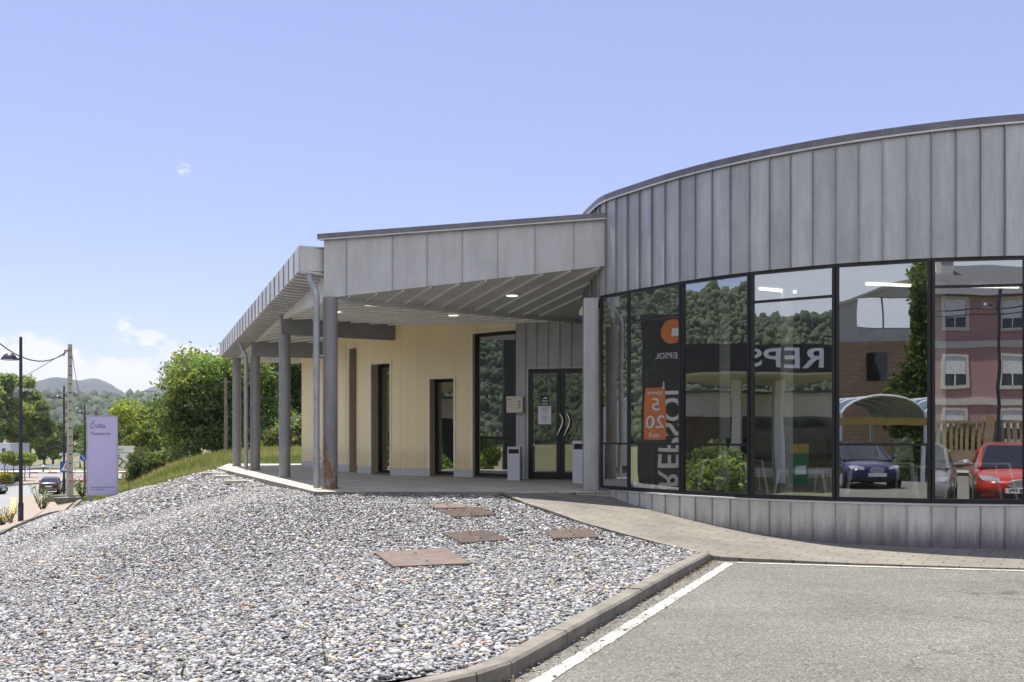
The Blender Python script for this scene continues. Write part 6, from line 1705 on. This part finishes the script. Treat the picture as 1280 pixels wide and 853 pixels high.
# price flag on its own pole
pc = Vector((-24.84, 17.2)); pn_ = Vector((.995, -.10)).normalized(); prd = Vector((.10, .995))
if Vector((-pn_.y, pn_.x)).dot(prd) < 0: prd = -prd
t = thing("price_flag", (pc.x, pc.y, -2.5), "orange price flag lettered Ahorra 5 20 on a dark post beside the road", "sign")
a_ = math.atan2(prd.y, prd.x)
mb = MB(); mb.tube([(pc.x, pc.y, -2.9), (pc.x, pc.y, 4.3)], .08, 12); build("post", mb, M['station_black'], t)
fl = pc - pn_ * -.1
mb = MB(); mb.box((fl.x, fl.y, 1.95), (.95, .04, 2.3), a_); build("flag", mb, M['orange'], t)
for s, size, z in (("Ahorra", .24, 2.85), ("5", .75, 2.3), ("20", .8, 1.55), ("cts/l", .28, 1.02)):
    mb = place(text_mb(s, size, .01, 'CENTER', bold=.004), (fl.x + pn_.x * .03, fl.y + pn_.y * .03, z), (prd.x, prd.y, 0), (0, 0, 1)); build("lettering", mb, M['white'], t)
mb = MB(); mb.box((pc.x, pc.y, 3.5), (.8, .3, .7), a_); build("lamp_box", mb, M['station_black'], t)
# pale shed beyond the gravel that the end bay mirrors
t = thing("pale_shed", (-35, 24, -2.6), "pale grey shed with a sloping parapet across the road", "building")
u_, w_ = Vector((-.29, -.957)), Vector((-.957, .29)); o_ = Vector((-32.3, 25.6))
A_, B_ = o_, o_ + u_ * 4.6; C2, D2 = B_ + w_ * 7, A_ + w_ * 7
mb = MB(); mb.add([(*A_, -2.8), (*B_, -2.8), (*C2, -2.8), (*D2, -2.8), (*A_, 1.6), (*B_, 3.6), (*C2, 3.6), (*D2, 1.6)], [(0, 1, 5, 4), (1, 2, 6, 5), (2, 3, 7, 6), (3, 0, 4, 7)]); build("wall", mb, M['pale_block'], t)
mb = MB(); mb.add([(*A_, 1.62), (*B_, 3.62), (*C2, 3.62), (*D2, 1.62)], [(0, 1, 2, 3)]); build("roof", mb, M['roof_slate'], t)
mb = MB(); e = A_.lerp(B_, .45) - w_ * .03; mb.bar((e.x, e.y, -.9), (e.x + u_.x * 2, e.y + u_.y * 2, -.9), .05, .35); build("strip_window", mb, M['car_glass'], t)
for i, (x, y, hh, w, lab) in enumerate(((-21.6, 10.4, 3.0, 1.9, "leafy bush before the service station, nearest the road"), (-23.0, 13.0, 2.4, 1.5, "leafy bush at the north end of the station canopy"), (-34, 14.5, 5.5, 2.0, "young tree behind the station totem"), (-41, 27, 7, 3, "green tree behind the pale shed"), (-43, 22, 6.5, 3.0, "taller green tree over the pale shed"), (-28.3, 19.6, 3.6, 1.2, "dark leafy tree beside the station totem"))):
    r_ = R_(200 + i); cl = blob(r_, 12, 0, 0, hh * .55, w * .7, w * .7, hh * .38, w * .3, w * .5); z = gz(x, y)
    grow("garden_tree" if hh > 3 else "bush", (x, y, z), cl, 5000, .13, (.13, .18, .05), lab, "tree" if hh > 3 else "bush", "greenery round the service station", 210 + i, hh * .5, .1, trunk=hh > 3)

# arched carport
cp = Vector((-2.3, -6.6)); cd_ = Vector((.75, -.66)).normalized(); cn_ = Vector((-.66, -.75)).normalized(); ca_ = math.atan2(cd_.y, cd_.x)
t = thing("arched_carport", (cp.x, cp.y, -.66), "carport with blue barrel vaulted sheets on white ribs", "carport")
for k, off in enumerate((-3.0, 0.0, 3.0)):
    c0 = cp + cd_ * off; mb, rb = MB(), MB(); n = 12
    arc = [(1.5 * math.cos(a), .75 * math.sin(a)) for a in np.linspace(0, PI, n + 1)]
    V = [(c0.x + cd_.x * u + cn_.x * w, c0.y + cd_.y * u + cn_.y * w, 1.62 + h) for w in (0, 5) for u, h in arc]
    mb.add(V, [(i, i + 1, n + 2 + i, n + 1 + i) for i in range(n)]); vt = build("vault", mb, M['blue_sheet'], t)
    for w in (0, 1.25, 2.5, 3.75, 5.0): rb.tube([(c0.x + cd_.x * u * 1.01 + cn_.x * w, c0.y + cd_.y * u * 1.01 + cn_.y * w, 1.64 + h) for u, h in arc], .04, 6)
    build("ribs", rb, M['white'], vt)
mb = MB(); a, b = cp - cd_ * 4.5, cp + cd_ * 4.5; mb.bar((a.x, a.y, 1.48), (b.x, b.y, 1.48), .15, .26); build("beam", mb, M['yellow'], t)
for off in (-4.5, -1.5, 1.5, 4.5):
    for w in (0, 5): q = cp + cd_ * off + cn_ * w; mb = MB(); mb.box((q.x, q.y, .45), (.12, .12, 2.2), ca_); build("post", mb, M['white'], t)

# brick house with a rendered top floor and an open terrace
bo = Vector((-9.6, -15.0)); bd = Vector((.75, -.66)).normalized(); bn = Vector((.66, .75)).normalized(); ba = math.atan2(bd.y, bd.x)
t = thing("brick_house", (bo.x, bo.y, -.8), "brick house with a grey rendered top floor and a large glazed opening", "house")
def bp(u, w, z): q = bo + bd * u - bn * w; return (q.x, q.y, z)
mb = MB(); mb.add([bp(0, 0, -1), bp(9.5, 0, -1), bp(9.5, 8, -1), bp(0, 8, -1), bp(0, 0, 5.4), bp(9.5, 0, 5.4), bp(9.5, 8, 5.4), bp(0, 8, 5.4)], [(0, 1, 5, 4), (1, 2, 6, 5), (2, 3, 7, 6), (3, 0, 4, 7)])
bw = build("wall", mb, M['brick'], t); uvl = bw.data.uv_layers.new(name="UVMap")
for p_ in bw.data.polygons:
    for li in p_.loop_indices:
        v = bw.data.vertices[bw.data.loops[li].vertex_index].co; uvl.data[li].uv = ((v.x * bd.x + v.y * bd.y) + (v.x * bn.x + v.y * bn.y), v.z)
def top(u): return 6.45 + u * .32
mb = MB()
for u0, u1, z0f, z1f in ((0, 3.0, lambda u: 5.4, top), (5.6, 9.5, lambda u: 5.4, top), (3.0, 5.6, lambda u: 5.4, lambda u: 6.0), (3.0, 5.6, lambda u: 7.45, top)):
    P = [bp(u, w, z) for w in (-.02, .3) for u, z in ((u0, z0f(u0)), (u1, z0f(u1)), (u1, z1f(u1)), (u0, z1f(u0)))]
    mb.add(P, [(0, 1, 2, 3), (7, 6, 5, 4), (0, 4, 5, 1), (1, 5, 6, 2), (2, 6, 7, 3), (3, 7, 4, 0)])
for u in (0, 9.2): mb.add([bp(u, .3, 5.4), bp(u, 8, 5.4), bp(u, 8, top(u)), bp(u, .3, top(u))], [(0, 1, 2, 3)])
build("upper_wall", mb, M['render_grey'], t)
mb = MB(); mb.bar(bp(-.2, 0, top(-.2) + .06), bp(9.7, 0, top(9.7) + .06), .5, .12); build("verge", mb, M['stone_trim'], t)
mb = MB(); mb.bar(bp(4.25, .14, 6.0), bp(4.25, .14, 7.45), .06, .08); mb.bar(bp(3.0, .14, 6.02), bp(5.6, .14, 6.02), .08, .06); build("window_frame", mb, M['steel_grey'], t)
for u in (1.4, 3.9, 6.3):
    mb = MB(); mb.box(bp(u, -.01, 4.2), (.95, .1, 1.3), ba); w = build("window", mb, M['car_glass'], t)
# ivy and climbing tree up the corner of the brick house
cl = [(0, 0, z, .75, .6, .9) for z in np.arange(.4, 5.0, .8)] + [(.1, 0, z, .42, .4, .8) for z in np.arange(5.2, 9, .8)] + [(-.7, 0, 2.5, .7, .5, .8), (-.8, 0, 3.6, .6, .5, .7), (.7, 0, 3.2, .7, .5, .8)]
grow("ivy", (-3.95, -15.4, -.7), cl, 11000, .12, (.07, .11, .03), "tall green ivy climbing the corner of the brick house", "ivy", None, 230, trunk=False)
# pink rendered house
po = Vector((10.0, -26.0)); pd = Vector((.957, -.290)).normalized(); pnn = Vector((.290, .957)); pa = math.atan2(pd.y, pd.x)
t = thing("pink_house", (po.x + 5, po.y - 5, -.6), "three storey pink rendered house with pale bands and white framed windows", "house")
def pp(u, w, z): q = po + pd * u + pnn * w; return (q.x, q.y, z)
mb = MB(); mb.add([pp(u, w, z) for z in (-.8, 8.35) for u, w in ((0, 0), (13, 0), (13, -9), (0, -9))], [(0, 1, 5, 4), (1, 2, 6, 5), (2, 3, 7, 6), (3, 0, 4, 7)]); build("wall", mb, M['pink_wall'], t)
mb = MB(); mb.add([pp(-.5, .5, 8.3), pp(13.5, .5, 8.3), pp(13.5, -9.5, 8.3), pp(-.5, -9.5, 8.3), pp(3.5, -4.5, 10.6), pp(9.5, -4.5, 10.6)], [(0, 1, 5, 4), (1, 2, 5), (2, 3, 4, 5), (3, 0, 4), (3, 2, 1, 0)]); rf = build("roof", mb, M['roof_slate'], t)
q = pp(2.6, -3.0, 10.2); mb = MB(); mb.box(q, (.7, .7, 1.9), pa); mb.box((q[0], q[1], q[2] + 1.0), (.95, .95, .14), pa); build("chimney", mb, M['render_grey'], rf)
for z in (5.75, 2.75):
    mb = MB(); mb.bar(pp(0, .03, z), pp(13, .03, z), .08, .34); build("string_course", mb, M['stone_trim'], t)
for zc, hh in ((7.3, 1.5), (4.35, 1.5), (1.5, 1.5)):
    for u in (1.7, 4.75, 8.2, 11.2):
        mb = MB(); 
        for du, dz, w, h in ((-.62, 0, .16, hh + .32), (.62, 0, .16, hh + .32), (0, hh / 2 + .08, 1.08, .16), (0, -hh / 2 - .08, 1.08, .16)): mb.box(pp(u + du, .04, zc + dz), (w, .1, h), pa)
        sr = build("window", mb, M['stone_trim'], t)
        mb = MB(); mb.box(pp(u, .015, zc), (1.08, .04, hh), pa); build("pane", mb, M['car_glass'], sr)
        mb = MB(); mb.box(pp(u, .04, zc + hh * .18), (1.02, .03, hh * .62), pa); build("blind", mb, M['shutter'], sr)
        mb = MB(); mb.box(pp(u, .045, zc - hh * .3), (.05, .03, hh * .38), pa); build("glazing_bar", mb, M['white'], sr)
mb = MB(); mb.tube([pp(6.4, .1, -.6), pp(6.4, .1, 8.3)], .05, 8); build("downpipe", mb, M['alu'], t)
# fence with planting, pavement, street lamp and wires in front of it
fo = Vector((4.0, -14.6)); fdv = Vector((.957, -.29)).normalized(); fa = math.atan2(fdv.y, fdv.x)
t = thing("garden_fence", (fo.x + 6, fo.y - 2, -.6), "brown baluster garden fence before the pink house", "fence")
mb = MB(); a, b = fo, fo + fdv * 16
mb.bar((a.x, a.y, -.1), (b.x, b.y, -.1), .2, .9); build("base_wall", mb, M['fence_conc'], t)
mb = MB(); mb.bar((a.x, a.y, 1.55), (b.x, b.y, 1.55), .14, .12); build("rail", mb, M['fence_conc'], t)
mb = MB()
for k in range(64): q = a.lerp(b, (k + .5) / 64); mb.box((q.x, q.y, .92), (.12, .08, 1.14), fa)
build("balusters", mb, M['fence_conc'], t)
for k in range(5):
    q = a.lerp(b, k / 4 * .99 + .005); mb = MB(); mb.box((q.x, q.y, .65), (.32, .32, 2.3), fa); build("pier", mb, M['fence_conc'], t)
X, Y = 12.1, -16.9
street_lamp(X, Y, -.6, "street lamp standing before the pink house and mirrored in the glass")
bl_ = sheet("back_pavement", [(-3, -13.1), (19, -13.1), (21, -20), (2, -15)], M['old_slab'], lambda P: np.full(len(P), -.5), 2.0); tag(bl_, kind="structure")
for dz in (0, .25): cable((-3, -20, 6.6 + dz), (24, -21, 7.4 + dz), .5, .03, "upper overhead wire across the front of the pink house" if dz else "lower overhead wire across the front of the pink house")
r_ = R_(240); cl = blob(r_, 10, 0, 0, 1.1, 1.3, .6, .7, .4, .6); grow("bush", (11.3, -18.3, -.5), cl, 4000, .1, (.08, .11, .03), "garden bush over the fence of the pink house", "bush", None, 241, trunk=False)

# dry leaves and stray stones along the kerb foot
def litter():
    rng = np.random.default_rng(77); V, F, C = [], [], []; KP = [Vector(p) for p in KERB[:6]]
    for _ in range(420):
        t = rng.uniform() ** 1.3; L = [(KP[i + 1] - KP[i]).length for i in range(len(KP) - 1)]; d = t * sum(L); i = 0
        while i < len(L) - 1 and d > L[i]: d -= L[i]; i += 1
        p = KP[i].lerp(KP[i + 1], min(1, d / L[i])); e = (KP[i + 1] - KP[i]).normalized(); n_ = Vector((-e.y, e.x))
        if n_.x < 0: n_ = -n_
        q = p + n_ * abs(rng.normal(.015, .05)); z = -.612; r = rng.uniform(.008, .022); a = rng.uniform(0, 6.3)
        u = Vector((math.cos(a), math.sin(a), rng.uniform(-.2, .5))) * r; w = Vector((-math.sin(a), math.cos(a), rng.uniform(-.2, .5))) * r * .6; c = Vector((q.x, q.y, z + r * .4)); o = len(V)
        V += [c - u, c + w, c + u, c - w]; F.append((o, o + 1, o + 2, o + 3)); k = rng.uniform(.6, 1.3); C += [np.array([.20, .12, .05]) * k if rng.uniform() < .7 else np.array([.10, .07, .04]) * k] * 4
    o = mesh_np("leaf_litter", np.array([tuple(v) for v in V]), np.array(F), M['leaf'], col=np.array(C)); tag(o, label="dry brown leaves gathered along the foot of the kerb", kind="stuff")
    n = 150; t = rng.uniform(size=n); q = []
    for x in t:
        p = KP[0].lerp(KP[2], x) + Vector((1, -.43)).normalized() * abs(rng.normal(0.02, .16)); q.append((p.x, p.y))
    q = np.array(q); V, F, c = stones_arrays(q, ico(), rng, .010, 0.0); V[:, 2] += np.repeat(-.612 - (height(q)), 12)
    o = mesh_np("stray_gravel", V, F, M['stone'], col=c); tag(o, label="stray stones spilled from the bed onto the asphalt", kind="stuff")
litter()

# strip helper properties
for o in scene.objects:
    if "_w" in o: del o["_w"]

# thin summer haze over the valley
mb = MB(); mb.box((0, 0, 150), (16000, 16000, 330))
hzm = bpy.data.materials.new("summer_haze"); hzm.use_nodes = True; hn = hzm.node_tree.nodes; hn.clear()
ho = hn.new("ShaderNodeOutputMaterial"); hv = hn.new("ShaderNodeVolumePrincipled")
hv.inputs["Color"].default_value = (0.80, 0.87, 1.0, 1); hv.inputs["Density"].default_value = 0.00009
hzm.node_tree.links.new(hv.outputs[0], ho.inputs["Volume"])
tag(build("haze", mb, hzm), label="thin bluish summer haze over the far hills", kind="stuff")
